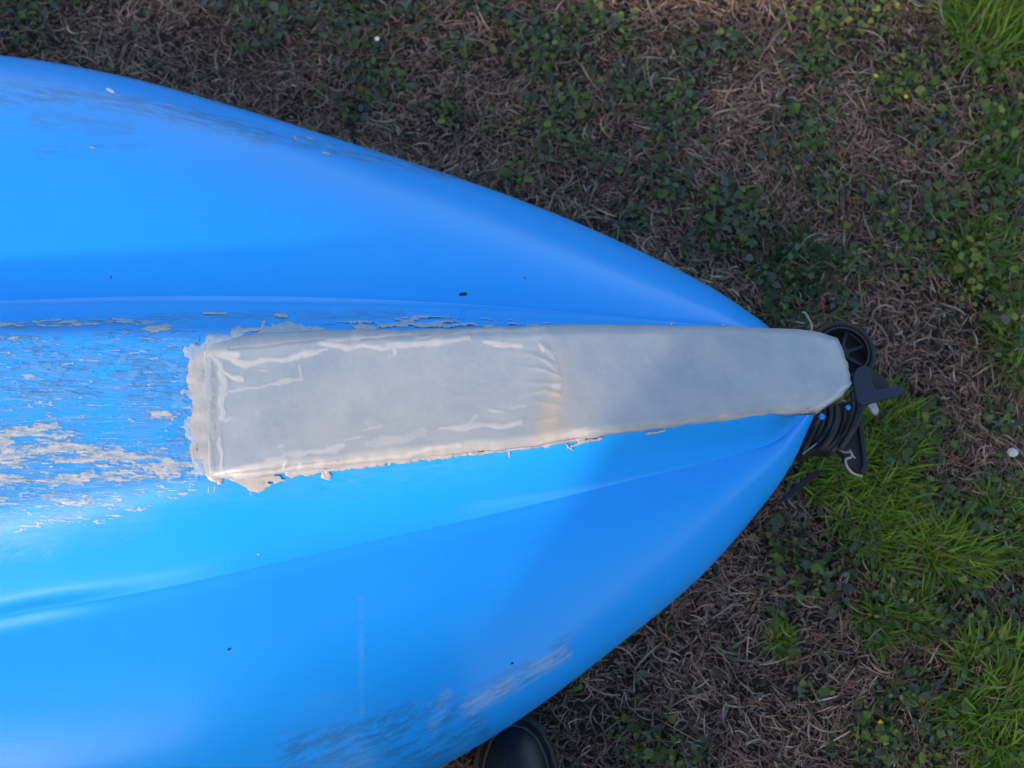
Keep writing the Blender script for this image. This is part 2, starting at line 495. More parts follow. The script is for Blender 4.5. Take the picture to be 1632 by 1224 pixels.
# tuck under to the deck
O1, O2 = G[0], G[-1]; ctr = 0.5 * (O1 + O2)
def tuck(O, k, z):
    P = O + (ctr - O) * k; P = P.copy(); P[:, 2] = z; return P
und1 = [tuck(O1, 0.10, 0.035), tuck(O1, 0.05, 0.06), tuck(O1, 0.012, 0.10), tuck(O1, -0.004, 0.14)]
und2 = [tuck(O2, -0.004, 0.14), tuck(O2, 0.012, 0.10), tuck(O2, 0.05, 0.06), tuck(O2, 0.10, 0.035)]
dk = [tuck(O2, 0.55, 0.03), tuck(O1, 0.9, 0.02), tuck(O1, 0.55, 0.03)]
G = np.concatenate([np.array(und1), G, np.array(und2)], 0)
nR = G.shape[0]
kayak = empty("kayak", (0, 0, 0))
tag(kayak, "upturned bright blue plastic kayak with a grey resin patch over its scraped keel", "kayak")
V = G.reshape(-1, 3)
i, j = np.meshgrid(np.arange(nR - 1), np.arange(nS - 1), indexing='ij')
a = (i * nS + j).ravel(); F = np.stack([a, a + 1, a + nS + 1, a + nS], 1)
PX, PY = proj(V)
# wear zones, in photograph pixels turned into surface attributes of the hull
keelzone = smst(6, -45, poly_sdf(PX, PY, [(-900, 540), (0, 508), (500, 505), (860, 512), (880, 540), (300, 800), (100, 850), (-900, 960)]))
keelzone = keelzone * np.where(PX > 300, 0.55, 1.0)
below = 0.35 * smst(60, 0, seg_dist(PX, PY, [(300, 770), (500, 760), (760, 725)]))
leftlow = 0.32 * smst(60, 0, seg_dist(PX, PY, [(-300, 890), (0, 850), (220, 820)]))
wearA = np.clip(np.maximum(np.maximum(keelzone, below), leftlow), 0, 1)
gr = np.zeros(len(V))
for line, w, k in [([(60, 150), (180, 160), (300, 185), (420, 215)], 22, 0.9), ([(420, 215), (480, 225), (600, 255), (760, 285)], 15, 0.8),
                   ([(60, 190), (200, 205)], 25, 0.45), ([(-300, 140), (60, 150)], 40, 0.6), ([(60, 245), (100, 238)], 12, 0.5), ([(140, 235), (230, 232)], 10, 0.4),
                   ([(470, 1200), (560, 1180), (660, 1150), (700, 1140)], 48, 1.0), ([(560, 1215), (700, 1190), (760, 1160)], 34, 1.0),
                   ([(700, 1140), (800, 1090), (880, 1050), (905, 1020)], 22, 0.8), ([(0, 520), (300, 505), (460, 503), (640, 500)], 11, 0.8)]:
    gr = np.maximum(gr, k * smst(w, w * 0.25, seg_dist(PX, PY, line)))
ch = np.zeros(len(V))
for line, w, k in [([(745, 1130), (800, 1100), (860, 1065), (900, 1040)], 17, 1.0), ([(690, 1160), (712, 1105)], 14, 0.5), ([(575, 950), (577, 1140)], 6, 0.28),
                   ([(-200, 880), (80, 870)], 30, 0.2)]:  # last band paints the whitish sun haze at the left, the others are streaks
    ch = np.maximum(ch, k * smst(w, w * 0.3, seg_dist(PX, PY, line)))
hull = npmesh("hull", V, F, MAT_HULL, kayak, attrs={"wear": wearA, "grime": gr * (PY > 620), "upper_scuff": gr * (PY <= 620), "chalk_haze": ch})
# end faces + deck
def ring(jc): return G[:, jc, :]
DV = []; DF = []
cols = list(range(0, nS, 6)) + [nS - 1]
deckrows = [G[-1], tuck(O2, 0.5, 0.030), tuck(O1, 0.999, 0.022), tuck(O1, 0.5, 0.030), G[0]]
for r in deckrows:
    for jc in cols: DV.append(r[jc])
m_ = len(cols)
for r in range(4):
    for q in range(m_ - 1):
        DF.append([r * m_ + q, r * m_ + q + 1, (r + 1) * m_ + q + 1, (r + 1) * m_ + q])
npmesh("deck", np.array(DV), DF, MAT_BLUEBIT, kayak)
for jc, nm in ((nS - 1, "nose_cap"), (0, "tail_cap")):
    rg_ = ring(jc); cen = rg_.mean(0); cen[0] += 0.004 if jc else -0.004
    VV = np.vstack([rg_, cen]); k_ = len(rg_)
    npmesh(nm, VV, [[q, (q + 1) % k_, k_] for q in range(k_)], MAT_BLUEBIT, kayak)

bvh = BVHTree.FromPolygons([tuple(p) for p in V], [tuple(int(q) for q in f) for f in F])

# ------------------------------------------------------------------ skid plate (grey resin strip)
upE = [(322, 548), (345, 536), (420, 531), (520, 527), (640, 524), (760, 522), (870, 519), (960, 517), (1060, 518), (1150, 519), (1225, 523), (1290, 527), (1335, 539)]
loE = [(333, 766), (352, 765), (425, 757), (520, 745), (640, 731), (760, 719), (870, 706), (960, 694), (1060, 680), (1150, 670), (1225, 661), (1290, 655), (1306, 655)]
NA, NB = 720, 132
def pxcurve(k, n):
    P = np.array([(x, y, 0) for x, y in k], float); return catmull(P, n)[:, :2]
eu = pxcurve(upE, NA); el = pxcurve(loE, NA)
aa = np.linspace(0, 1, NA)
jag = lambda x, s, amp: amp * (fbm(x / 38.0, x * 0, s, 3) - 0.5) + 0.5 * (fbm(x / 6.0, x * 0, s + 1, 2) - 0.5)
eu[:, 1] += jag(eu[:, 0], 3, 5.0) * np.where(eu[:, 0] < 860, 1, 0.5)
el[:, 1] += jag(el[:, 0], 9, 7.0)
bbv = np.linspace(0, 1, NB)
BX = eu[:, None, 0] * (1 - bbv) + el[:, None, 0] * bbv
BY = eu[:, None, 1] * (1 - bbv) + el[:, None, 1] * bbv
# the blunt end bulges out past the hull's nose
endw = smst(0.90, 1.0, aa)[:, None]
prof = np.interp(bbv, [0, .12, .35, .62, .80, .93, 1.0], [0, 10, 26, 40, 30, 10, 0])
BX = BX + endw * prof[None, :] * (1 + 0.10 * (fbm(bbv * 18, bbv * 0, 31, 4) - 0.5)[None, :])
ZT = zkeel(BX) + 0.0062 - 0.0025 * smst(420, 330, BX)
cc = np.abs(2 * bbv - 1)[None, :]
ZT = ZT - 0.007 * np.clip((cc - 0.80) / 0.20, 0, 1) ** 2
# rounded lip at both ends
ZT -= 0.006 * np.clip((0.985 - aa)[:, None] / -0.015, 0, 1) ** 2
ZT -= 0.004 * np.clip((0.014 - aa)[:, None] / 0.014, 0, 1) ** 2
# lower flank of the plate sags towards the hull beyond the fold
ZT -= (0.004 * smst(960, 1200, BX)) * smst(0.6, 1.0, bbv)[None, :] ** 2
ZT -= (0.003 * smst(1050, 1300, BX)) * smst(0.25, 0.0, bbv)[None, :] ** 1.5
resin = np.zeros_like(BX); gap = np.zeros_like(BX); warm_sunlit = np.zeros_like(BX); dz = np.zeros_like(BX)
wob = 12 * (fbm(BX / 16, BY / 16, 40, 4) - 0.5); wob2 = 10 * (fbm(BX / 24, BY / 12, 44, 5) - 0.5)
# (polyline, half width px, height mm, whiteness)
ridges = [
    ([(330, 562), (355, 566), (375, 566)], 6, 1.2, 0.9), ([(340, 565), (354, 585), (358, 625), (354, 665)], 4.5, 1.0, 0.6),
    ([(358, 566), (372, 575), (390, 583), (410, 577), (430, 571), (455, 572), (480, 566), (505, 560), (520, 556)], 4.0, 1.2, 0.8),
    ([(358, 592), (370, 603), (386, 606)], 3.5, 1.2, 0.8),
    ([(356, 625), (395, 618), (440, 609), (482, 603)], 1.7, 0.7, 0.55), ([(480, 580), (483, 603)], 1.7, 0.7, 0.55),
    ([(510, 545), (540, 548), (555, 556), (580, 550), (610, 553), (650, 548), (700, 544), (748, 540)], 4.2, 1.2, 0.85),
    ([(520, 541), (600, 535), (680, 534), (760, 528), (868, 523)], 2.5, 1.0, 0.6), ([(625, 550), (628, 558)], 5, 1.0, 0.8),
    ([(770, 543), (800, 549), (830, 549)], 2.6, 1.3, 0.9), ([(858, 550), (868, 558)], 2.2, 1.0, 0.8),
    ([(350, 757), (385, 747), (430, 735), (452, 730)], 5.5, 1.2, 0.8), ([(452, 745), (455, 725), (500, 718), (545, 712)], 4.8, 1.2, 0.8),
    ([(375, 760), (450, 750), (520, 738), (580, 733), (640, 728), (680, 716), (735, 708)], 4.0, 1.2, 0.75),
    ([(585, 704), (640, 698), (675, 688)], 7.5, 0.8, 0.45), ([(702, 683), (760, 676), (800, 679), (832, 673)], 4.0, 1.1, 0.8),
    ([(745, 673), (760, 662)], 2.5, 0.8, 0.6), ([(780, 655), (806, 657)], 1.5, 0.7, 0.6), ([(815, 650), (836, 646)], 1.2, 0.5, 0.5), ([(578, 685), (610, 678)], 1.8, 0.6, 0.5),
    ([(545, 699), (575, 696)], 1.3, 0.5, 0.6), ([(445, 713), (453, 710)], 1.7, 0.6, 0.6),
    ([(350, 700), (352, 740)], 3.0, 0.9, 0.6), ([(358, 672), (367, 666)], 2, 0.6, 0.5), ([(415, 590), (424, 590)], 1.6, 0.5, 0.7),
    ([(860, 705), (900, 697), (935, 692)], 3.5, 1.0, 0.6), ([(905, 695), (935, 683)], 3.5, 1.1, 0.7),
    ([(619, 571), (616, 565), (624, 567)], 1.0, 0.4, 0.4), ([(885, 617), (892, 618)], 2.0, 0.4, 0.9),
    ([(1150, 668), (1225, 662), (1290, 655), (1315, 645), (1345, 620), (1362, 612)], 3.0, 1.2, 0.65), ([(1330, 540), (1344, 552), (1354, 585)], 2.0, 0.9, 0.55),
    ([(1050, 678), (1100, 672), (1150, 668)], 1.6, 0.8, 0.4), ([(920, 690), (1000, 686), (1060, 680)], 1.5, 0.8, 0.45), ([(330, 545), (332, 640), (338, 700), (336, 760)], 9.0, 0.3, 0.40),
]
for ln, w, h, wh in ridges:
    d = seg_dist(BX + wob, BY + wob2, ln)
    w = w * (0.25 + 1.55 * fbm(BX / 19, BY / 19, 63, 4)) + 0.3; k = smst(w * 1.45, w * 0.35, d)
    dz = np.maximum(dz, k * min(h, 1.0) * 0.00036 * (0.7 + 0.6 * fbm(BX / 10, BY / 10, 60, 3)))
    resin = np.maximum(resin, k * wh * (0.55 + 0.9 * fbm(BX / 12, BY / 12, 64, 4)))
for ln, w in [([(365, 556), (420, 552), (480, 544), (515, 541)], 1.8), ([(362, 756), (430, 748), (470, 741), (540, 733)], 1.8), ([(343, 580), (342, 700), (345, 745)], 5.0), ([(575, 540), (640, 536), (720, 530)], 1.5)]:
    d = seg_dist(BX + wob * 0.4, BY + wob2 * 0.4, ln)
    gap = np.maximum(gap, 0.35 * smst(w * 1.6, w * 0.4, d)); dz -= 0.0005 * smst(w * 2, 0, d)
# fold where the keel turns down, and wrinkles running into it
fold = np.exp(-((BX - (884 + 12 * np.sin((BY - 520) / 60) + 16 * (fbm(BY / 18, BX * 0, 66, 3) - .5))) / 15) ** 2)
dz += 0.00025 * fold; 
wrink = np.zeros_like(BX)
for wl, wh_ in (([(884, 560), (858, 552), (800, 548)], .5), ([(888, 580), (850, 566), (800, 562)], .8), ([(890, 598), (862, 588), (815, 584)], 1.0), ([(892, 612), (860, 612), (810, 606)], .8),
                ([(892, 628), (866, 622), (818, 630)], 1.0), ([(892, 645), (850, 640), (790, 648)], .6), ([(890, 664), (862, 672), (830, 676)], .6), ([(886, 572), (872, 555), (862, 548)], .7), ([(889, 590), (870, 574), (850, 572)], .7)):
    d = seg_dist(BX + wob * 0.5, BY + wob2 * 0.6, wl)
    wrink += wh_ * np.exp(-(d / 3.6) ** 2) * smst(wl[-1][0] - 5, wl[0][0] - 15, BX)
dz += 0.00050 * wrink
dz += 0.00005 * np.exp(-((BX - 940) / 22) ** 2) * np.sin((BX + 0.1 * BY + 14 * fbm(BX / 30, BY / 18, 72, 4)) / 4)
# diagonal draping of the cloth at the far end
dz += 0.00018 * smst(1080, 1180, BX) * smst(590, 640, BY) * np.sin((BX * 0.9 + BY * 0.8) / 7 + 4 * fbm(BX / 30, BY / 30, 75, 3))
dz += 0.0006 * (fbm(BX / 55, BY / 45, 80, 4) - 0.5) + 0.00018 * (fbm(BX / 7, BY / 7, 81, 3) - 0.5)
warm_sunlit = 0.55 * np.exp(-((BX - (885 + 12 * np.sin(BY / 40))) / 20) ** 2) * smst(530, 620, BY) + 0.3 * smst(8, 0, np.abs(BY - el[:, None, 1])) * (BX > 420) + 0.35 * np.exp(-((BX - 915) / 50) ** 2) * smst(590, 690, BY) + 0.30 * smst(560, 720, BY) * smst(980, 880, BX) * smst(330, 600, BX) + 0.25 * wrink * smst(540, 620, BY)  # yellowish fold and edge, plus warm sunlight painted over the lower left
edge = np.minimum(bbv[None, :], 1 - bbv[None, :])
resin = np.maximum(resin, 0.35 * (vnoise(BX / 3.3, BY / 3.3, 90) > 0.975) * smst(880, 1000, BX) * 1.0)
T3 = unproj(BX, BY, ZT + dz)
# closed solid: top, skirt, bottom
Bt = T3.copy(); inset = T3.mean(1, keepdims=True)
Bt = T3 + (inset - T3) * 0.03; Bt[..., 2] = T3[..., 2] - np.where(BX > 1255, 0.016, 0.011)
V2 = np.concatenate([T3.reshape(-1, 3), Bt.reshape(-1, 3)], 0)
i, j = np.meshgrid(np.arange(NA - 1), np.arange(NB - 1), indexing='ij')
a = (i * NB + j).ravel(); ft = np.stack([a, a + 1, a + NB + 1, a + NB], 1)
ft = ft[:, ::-1]
off = NA * NB; fb = ft[:, ::-1] + off
sk = []
per = [q for q in range(NB)] + [q * NB + NB - 1 for q in range(1, NA)] + [(NA - 1) * NB + q for q in range(NB - 2, -1, -1)] + [q * NB for q in range(NA - 2, 0, -1)]
per = np.array(per); nx = np.roll(per, -1)
sk = np.stack([per, nx, nx + off, per + off], 1)
z0 = lambda A: np.concatenate([A.ravel(), A.ravel() * 0])
plate = npmesh("skid_plate", V2, np.concatenate([ft, fb, sk]), MAT_RESIN, kayak,
               attrs={"resin": z0(resin) + np.concatenate([np.zeros(off), np.full(off, 0.4)]), "gap": z0(gap), "warm_sunlit": z0(warm_sunlit)})
plate["label"] = "grey resin and cloth patch with whitish drips along its edges"

# ------------------------------------------------------------------ smears and flakes that stand on the hull
def patch(name, bbox, mask, height, mat, parent, step=1.0, label=None, kind=None):
    """thin solid crust following the hull wherever mask(px,py) > 0"""
    xs = np.arange(bbox[0], bbox[2], step); ys = np.arange(bbox[1], bbox[3], step)
    X, Y = np.meshgrid(xs, ys, indexing='ij')
    mk = mask(X, Y)
    nx_, ny_ = X.shape
    inside = mk > 0
    cell = inside[:-1, :-1] & inside[1:, :-1] & inside[:-1, 1:] & inside[1:, 1:]
    need = np.zeros_like(inside)
    need[:-1, :-1] |= cell; need[1:, :-1] |= cell; need[:-1, 1:] |= cell; need[1:, 1:] |= cell
    idx = -np.ones(X.shape, int); pts = []
    o = Vector(CAM)
    ii, jj = np.nonzero(need)
    dirs = unproj(X[ii, jj], Y[ii, jj], 0.0) - CAM
    for a_, b_, d in zip(ii, jj, dirs):
        dv = Vector(d); dv.normalize()
        hit, nrm, _, _ = bvh.ray_cast(o, dv)
        if hit is None: continue
        if nrm.dot(dv) > 0: nrm = -nrm
        rise = height * min(1.0, max(0.0, mk[a_, b_]) ** 0.5) + 0.00012
        idx[a_, b_] = len(pts); pts.append(hit + nrm * rise)
    fa = []
    ci, cj = np.nonzero(cell)
    for a_, b_ in zip(ci, cj):
        q = [idx[a_, b_], idx[a_, b_ + 1], idx[a_ + 1, b_ + 1], idx[a_ + 1, b_]]
        if min(q) >= 0: fa.append([int(t) for t in q])
    if not fa: return None
    ob = npmesh(name, np.array([tuple(p) for p in pts]), np.array(fa), mat, parent)
    if label: ob["label"] = label
    if kind: ob["kind"] = kind
    return ob

# border of resin squeezed out around the left end of the plate
def m_border(X, Y):
    d = poly_sdf(X, Y, [(318, 548), (400, 538), (505, 530), (505, 560), (350, 600), (352, 770), (325, 768), (308, 720), (303, 660), (298, 600), (304, 570)])
    w = 26 * (fbm(X / 22, Y / 22, 100, 5) - 0.5)
    ho = fbm(X / 5, Y / 22, 104, 3)
    return np.clip((-(d + w) - 0) / 14, -1, 1) - 0.9 * (ho > 0.74) * (X < 316) * (Y > 630)
patch("resin_border", (282, 515, 520, 790), m_border, 0.0010, MAT_SMEAR, plate, 1.1, "whitish resin squeezed out around the square end of the patch")
def m_film(X, Y):
    d = np.minimum(poly_sdf(X, Y, [(300, 560), (330, 535), (420, 527), (520, 520), (520, 545), (340, 560), (330, 760), (310, 750)]),
                   poly_sdf(X, Y, [(500, 545), (507, 518), (517, 520), (520, 545)]))
    return np.clip((5 - d + 48 * (fbm(X / 20, Y / 16, 120, 6) - 0.55)) / 16, -1, 1)
patch("resin_film", (270, 505, 560, 800), m_film, 0.0009, MAT_THINRESIN, plate, 1.2, "thin translucent blue grey resin film around the patch end")
def m_tail(X, Y):
    d = poly_sdf(X, Y, [(355, 762), (420, 757), (462, 750), (455, 766), (435, 772), (412, 787), (400, 783), (380, 770)])
    hole = (vnoise(X / 9, Y / 6, 131) > 0.8) & (X > 410) & (Y < 772)
    return np.clip((-(d + 5 * (fbm(X / 7, Y / 7, 130, 4) - 0.5))) / 3, -1, 1) - 2 * hole
patch("resin_flap", (345, 745, 470, 795), m_tail, 0.0013, MAT_SMEAR, plate, 0.9, "pointed resin flap hanging from the lower corner of the patch")
def m_low(X, Y):
    d1 = seg_dist(X, Y, [(460, 755), (520, 746), (600, 737), (680, 727), (760, 722), (870, 708), (930, 698)])
    w = 3 + 6 * fbm(X / 16, X * 0, 140, 4) * (X < 720)
    blob = np.minimum(np.hypot((X - 520) / 1.4, Y - 758) - 7, np.hypot(X - 812, (Y - 724) / 1.6) - 3)
    blob = np.minimum(blob, np.hypot((X - 868) / 1.8, Y - 707) - 6)
    sl = seg_dist(X, Y, [(525, 750), (600, 742), (650, 737)]) - 1.2
    sl = np.minimum(sl, seg_dist(X, Y, [(905, 712), (935, 702), (958, 698)]) - 2.2)
    sl = np.minimum(sl, seg_dist(X, Y, [(902, 706), (912, 716)]) - 2.0)
    sl = np.minimum(sl, seg_dist(X, Y, [(1028, 692), (1058, 686)]) - 2.0)
    sl = np.minimum(sl, seg_dist(X, Y, [(640, 737), (740, 722), (830, 713)]) - 1.2)
    d = np.minimum(np.minimum(d1 - w, blob), sl)
    return np.clip(-(d + 5 * (fbm(X / 4.5, Y / 4.5, 141, 4) - 0.5)) / 2.5, -1, 1)
patch("resin_drip", (455, 680, 1070, 775), m_low, 0.0014, MAT_SMEAR, plate, 0.9, "pale crumbs and drips of resin below the patch")
def m_up(X, Y):
    z = poly_sdf(X, Y, [(500, 526), (520, 517), (600, 512), (660, 505), (800, 512), (880, 517), (870, 527), (500, 534)])
    s = fbm(X / 34, Y / 3.4, 150, 5)
    return np.clip(-(z / 14) + (s - 0.56) * 9 - 0.2, -1, 1) * (z < 3)
patch("resin_streak", (495, 498, 890, 536), m_up, 0.0008, MAT_THINRESIN, plate, 1.0, "streaks of grey resin wiped along the upper edge of the patch")
for ln, w_ in (([(374, 528), (418, 525)], 3.4), ([(441, 503), (456, 504)], 3.4), ([(325, 500), (362, 500)], 1.7)):
    def m_up2(X, Y, ln=ln, w_=w_):
        d = seg_dist(X, Y, ln) - w_
        return np.clip(-(d + 3 * (fbm(X / 9, Y / 3.5, 160, 3) - 0.5)) / 2, -1, 1)
    patch("adhesive_flake", (ln[0][0] - 9, ln[0][1] - 9, ln[1][0] + 9, ln[1][1] + 9), m_up2, 0.0009, MAT_OLDGLUE, kayak, 0.9)

# old adhesive left on the keel
def m_glue(X, Y):
    z = seg_dist(X, Y, [(-60, 735), (40, 722), (110, 718), (190, 735), (270, 742), (315, 732)])
    band = 1 - z / 33.0
    z2 = seg_dist(X, Y, [(-60, 715), (20, 692), (50, 690), (90, 672)]); band = np.maximum(band, 1 - z2 / 13.0)
    z3 = seg_dist(X, Y, [(238, 661), (282, 663)]); band = np.maximum(band, 1 - z3 / 8.0)
    z4 = seg_dist(X, Y, [(18, 540), (62, 541)]); band = np.maximum(band, 1 - z4 / 5.0)
    z5 = seg_dist(X, Y, [(-40, 760), (60, 765), (140, 757), (220, 770)]); band = np.maximum(band, 0.85 - z5 / 22.0)
    z6 = seg_dist(X, Y, [(-40, 800), (60, 790), (160, 800)]); band = np.maximum(band, 0.45 - z6 / 25.0)
    z7 = seg_dist(X, Y, [(-60, 516), (80, 515), (180, 513), (270, 522), (200, 528)]); band = np.maximum(band, 0.62 - z7 / 12.0)
    s = 0.50 * fbm(X / 34 + Y / 90, Y / 7.5 - X / 160, 170, 6) + 0.30 * fbm(X / 17 + Y / 40, Y / 1.9 - X / 90, 175, 4) + 0.20 * fbm(X / 7.0, Y / 2.5, 177, 3)
    return np.where(band > 0.02, np.clip(((s - 0.505) * 6.5 + (band - 0.50) * 1.1), -1, 1), -1)
def gl(X, Y):
    m = m_glue(X, Y); return m
patch("old_adhesive", (-60, 505, 325, 830), gl, 0.00035, MAT_OLDGLUE, kayak, 1.1, "rough streaky remains of grey adhesive left of the patch", kind="stuff")
def m_halo(X, Y):
    return np.clip(m_glue(X, Y) + 0.42 + 1.6 * (fbm(X / 20, Y / 1.8, 178, 4) - 0.5), -1, 1) * (X < 316) - (X >= 316)
patch("adhesive_smear", (-60, 505, 325, 840), m_halo, 0.00012, MAT_HALO, kayak, 1.1, "streaky blue grey smears round the old adhesive", kind="stuff")
# thin whitish film and scraped slivers over the keel
def m_sliver(X, Y):
    zone = poly_sdf(X, Y, [(-60, 540), (300, 530), (318, 780), (200, 830), (-60, 860)])
    s = np.maximum(fbm(X / 16 + 30, Y / 3.0 - X / 50, 180, 5), fbm(X / 46 + 30, Y / 2.0 - X / 70, 184, 4) - 0.02 + 0.04 * smst(640, 800, Y))
    return np.where(zone < 0, np.clip((s - 0.66) * 8, -1, 1), -1)
patch("paint_sliver", (-60, 530, 320, 850), m_sliver, 0.0002, MAT_THINRESIN, kayak, 1.1, "pale scraped slivers on the worn keel", kind="stuff")

def m_kfilm(X, Y):
    band = 1 - seg_dist(X, Y, [(-60, 590), (60, 600), (160, 590), (290, 570)]) / 62.0
    band = np.maximum(band, 0.9 - seg_dist(X, Y, [(290, 560), (300, 760)]) / 40.0)
    s = 0.5 * fbm(X / 46, Y / 15, 191, 6) + 0.5 * fbm(X / 22, Y / 2.6, 195, 5)
    return np.where(band > 0, np.clip((s - 0.53) * 9 + (band - 0.5) * 0.9, -1, 1), -1)
patch("worn_film", (-60, 525, 318, 790), m_kfilm, 0.0003, MAT_FILM, kayak, 1.1, "cloudy blue grey film rubbed onto the worn keel")
# a few small marks on the hull
def dab(name, px, py, L, W, ang, mat, label):
    def mk(X, Y):
        dx, dy = X - px, Y - py
        u = dx * math.cos(ang) + dy * math.sin(ang); w = -dx * math.sin(ang) + dy * math.cos(ang)
        return np.clip(1 - (u / L) ** 2 - (w / W) ** 2 + 0.7 * (fbm(X / 3, Y / 3, int(px), 3) - 0.5), -1, 1)
    o = patch(name, (px - L - 4, py - L - 4, px + L + 4, py + L + 4), mk, 0.0005, mat, kayak, 0.7)
    if o and label: o["label"] = label
dab("dirt_speck", 738, 469, 7, 3.2, -0.1, MAT_SPECK, "black fleck above the patch")
dab("dirt_speck", 365, 1035, 4, 2.2, -0.4, MAT_SPECK, None)
dab("dirt_speck", 816, 1057, 3, 2, -0.5, MAT_SPECK, None)
dab("dirt_speck", 177, 442, 3, 1.3, -0.9, MAT_SPECK, None)
dab("dirt_speck", 836, 443, 2, 1.5, -0.9, MAT_SPECK, None)
dab("resin_drop", 176, 145, 8, 3.0, 0.5, MAT_PETAL, "small white drop near the upper edge of the hull")
dab("resin_drop", 148, 236, 5, 1.8, 0.2, MAT_SMEAR, None)
dab("resin_drop", 470, 220, 5, 2.0, 1.0, MAT_SMEAR, None)
dab("resin_drop", 494, 221, 7, 1.6, 0.3, MAT_SMEAR, None)
dab("resin_drop", 412, 883, 2, 1.8, 0, MAT_SMEAR, None)
dab("resin_drop", 755, 1137, 5, 1.6, -0.6, MAT_OLDGLUE, None)
dab("resin_drop", 878, 1050, 5, 1.6, -0.6, MAT_THINRESIN, None)
dab("resin_drop", 520, 245, 9, 2.0, 0.25, MAT_OLDGLUE, None)
dab("resin_drop", 268, 168, 9, 1.4, 0.2, MAT_THINRESIN, None)

# ------------------------------------------------------------------ fittings under the kayak's end
def zp(zx, zy, z):      # coordinates of the 3.4x enlargement that starts at (1180,460)
    return unproj(1180 + zx / 3.4, 460 + zy / 3.4, z)

# spoked wheel
wc = zp(545, 355, 0.135)
wheel = empty("kayak_wheel_temp"); bpy.data.objects.remove(wheel)
def ringmesh(name, c, R0, r0, mat, parent, n=56, k=12, sz=1.0, dz_=0):
    VV = []
    for i_ in range(n):
        a_ = 2 * math.pi * i_ / n
        for j_ in range(k):
            b_ = 2 * math.pi * j_ / k
            rr = R0 + r0 * math.cos(b_)
            VV.append((c[0] + rr * math.cos(a_), c[1] + rr * math.sin(a_), c[2] + dz_ + r0 * sz * math.sin(b_)))
    FF = [[i_ * k + j_, ((i_ + 1) % n) * k + j_, ((i_ + 1) % n) * k + (j_ + 1) % k, i_ * k + (j_ + 1) % k] for i_ in range(n) for j_ in range(k)]
    return npmesh(name, np.array(VV), np.array(FF), mat, parent)
whl = ringmesh("end_wheel", wc, 0.0315, 0.0042, MAT_BLACK, kayak, sz=2.0)
whl["label"] = "round black spoked plastic fitting under the tip of the patch"
ringmesh("rim", wc, 0.0262, 0.0012, MAT_BLACKP, whl, dz_=0.008)
for q in range(7):
    a_ = 2 * math.pi * q / 7 + 0.35
    p0 = wc + np.array([0.006 * math.cos(a_), 0.006 * math.sin(a_), 0.001]); p1 = wc + np.array([0.027 * math.cos(a_), 0.027 * math.sin(a_), 0.001])
    d_ = np.array([-math.sin(a_), math.cos(a_), 0]) * 0.0018
    slab("spoke", [p0 - d_, p1 - d_, p1 + d_, p0 + d_], 0.004, MAT_NAVY, whl, 0.0005)
hubp = [wc + np.array([0.0075 * math.cos(w), 0.0075 * math.sin(w), 0.004]) for w in np.linspace(0, 2 * math.pi, 17)[:-1]]
slab("hub", hubp, 0.010, MAT_BLACKP, whl, 0.001)
bk = [wc + np.array([0.030 * math.cos(w), 0.030 * math.sin(w), -0.009]) for w in np.linspace(0, 2 * math.pi, 33)[:-1]]
slab("backing_disc", bk, 0.003, MAT_BLACK, whl, 0.0005)

# navy forked bracket
br = [(612, 470), (632, 432), (660, 418), (694, 424), (708, 446), (712, 495), (722, 530), (742, 548), (790, 538), (850, 524), (874, 534), (884, 556), (862, 578), (790, 598), (730, 612), (690, 630), (652, 628), (630, 600), (618, 545)]
slab("bracket", [zp(x, y, 0.17) for x, y in br], 0.006, MAT_NAVY, kayak, 0.0011)["label"] = "flat navy plastic bracket with a pointed arm"
br2 = [(700, 430), (740, 448), (782, 482), (812, 520), (800, 540), (745, 552), (712, 520)]
slab("bracket_web", [zp(x, y, 0.158) for x, y in br2], 0.006, MAT_BLACKP, kayak, 0.001)
br3 = [(690, 628), (735, 616), (752, 660), (742, 682), (718, 668)]
slab("tab", [zp(x, y, 0.150) for x, y in br3], 0.005, MAT_OLDGLUE, kayak, 0.0008)

# bungee loops
loops = [
    [(430, 640), (432, 700), (400, 770), (355, 850), (330, 900)],
    [(490, 630), (496, 700), (470, 775), (415, 838), (395, 850)],
    [(525, 640), (530, 700), (500, 780), (455, 850), (420, 866)],
    [(572, 640), (568, 710), (535, 790), (485, 855), (450, 874)],
    [(612, 560), (618, 650), (590, 740), (545, 815), (500, 872), (470, 880)],
    [(650, 560), (648, 650), (625, 730), (580, 810), (540, 865)],
    [(460, 640), (455, 720), (420, 800), (390, 840)],
]
for q, lp in enumerate(loops):
    zz = 0.145 + 0.006 * (q % 3)
    tube("bungee_loop", [zp(x, y, zz - 0.006 * abs(k - 2)) for k, (x, y) in enumerate(lp)], 0.0036, MAT_BLACK, kayak, n=10, samples=26)
sb = [(395, 700), (440, 640), (620, 600), (650, 700), (600, 820), (520, 880), (420, 870), (350, 905), (300, 880)]
slab("loop_base", [zp(x, y, 0.118) for x, y in sb], 0.03, MAT_BLACK, kayak, 0.002)
# carry toggle
tg = [(628, 650), (650, 640), (662, 700), (676, 800), (692, 930), (690, 975), (664, 998), (625, 990), (590, 960), (560, 900), (520, 870), (560, 800), (610, 730)]
slab("carry_toggle", [zp(x, y, 0.125) for x, y in tg], 0.012, MAT_BLACK, kayak, 0.002)["label"] = "black carry toggle hanging beside the bungee loops"
rimt = [(632, 650), (650, 645), (664, 740), (682, 860), (696, 950), (690, 985), (664, 1000), (648, 985), (664, 960), (662, 900), (648, 800), (636, 720)]
slab("toggle_rim", [zp(x, y, 0.129) for x, y in rimt], 0.006, MAT_BLACKP, kayak, 0.001)
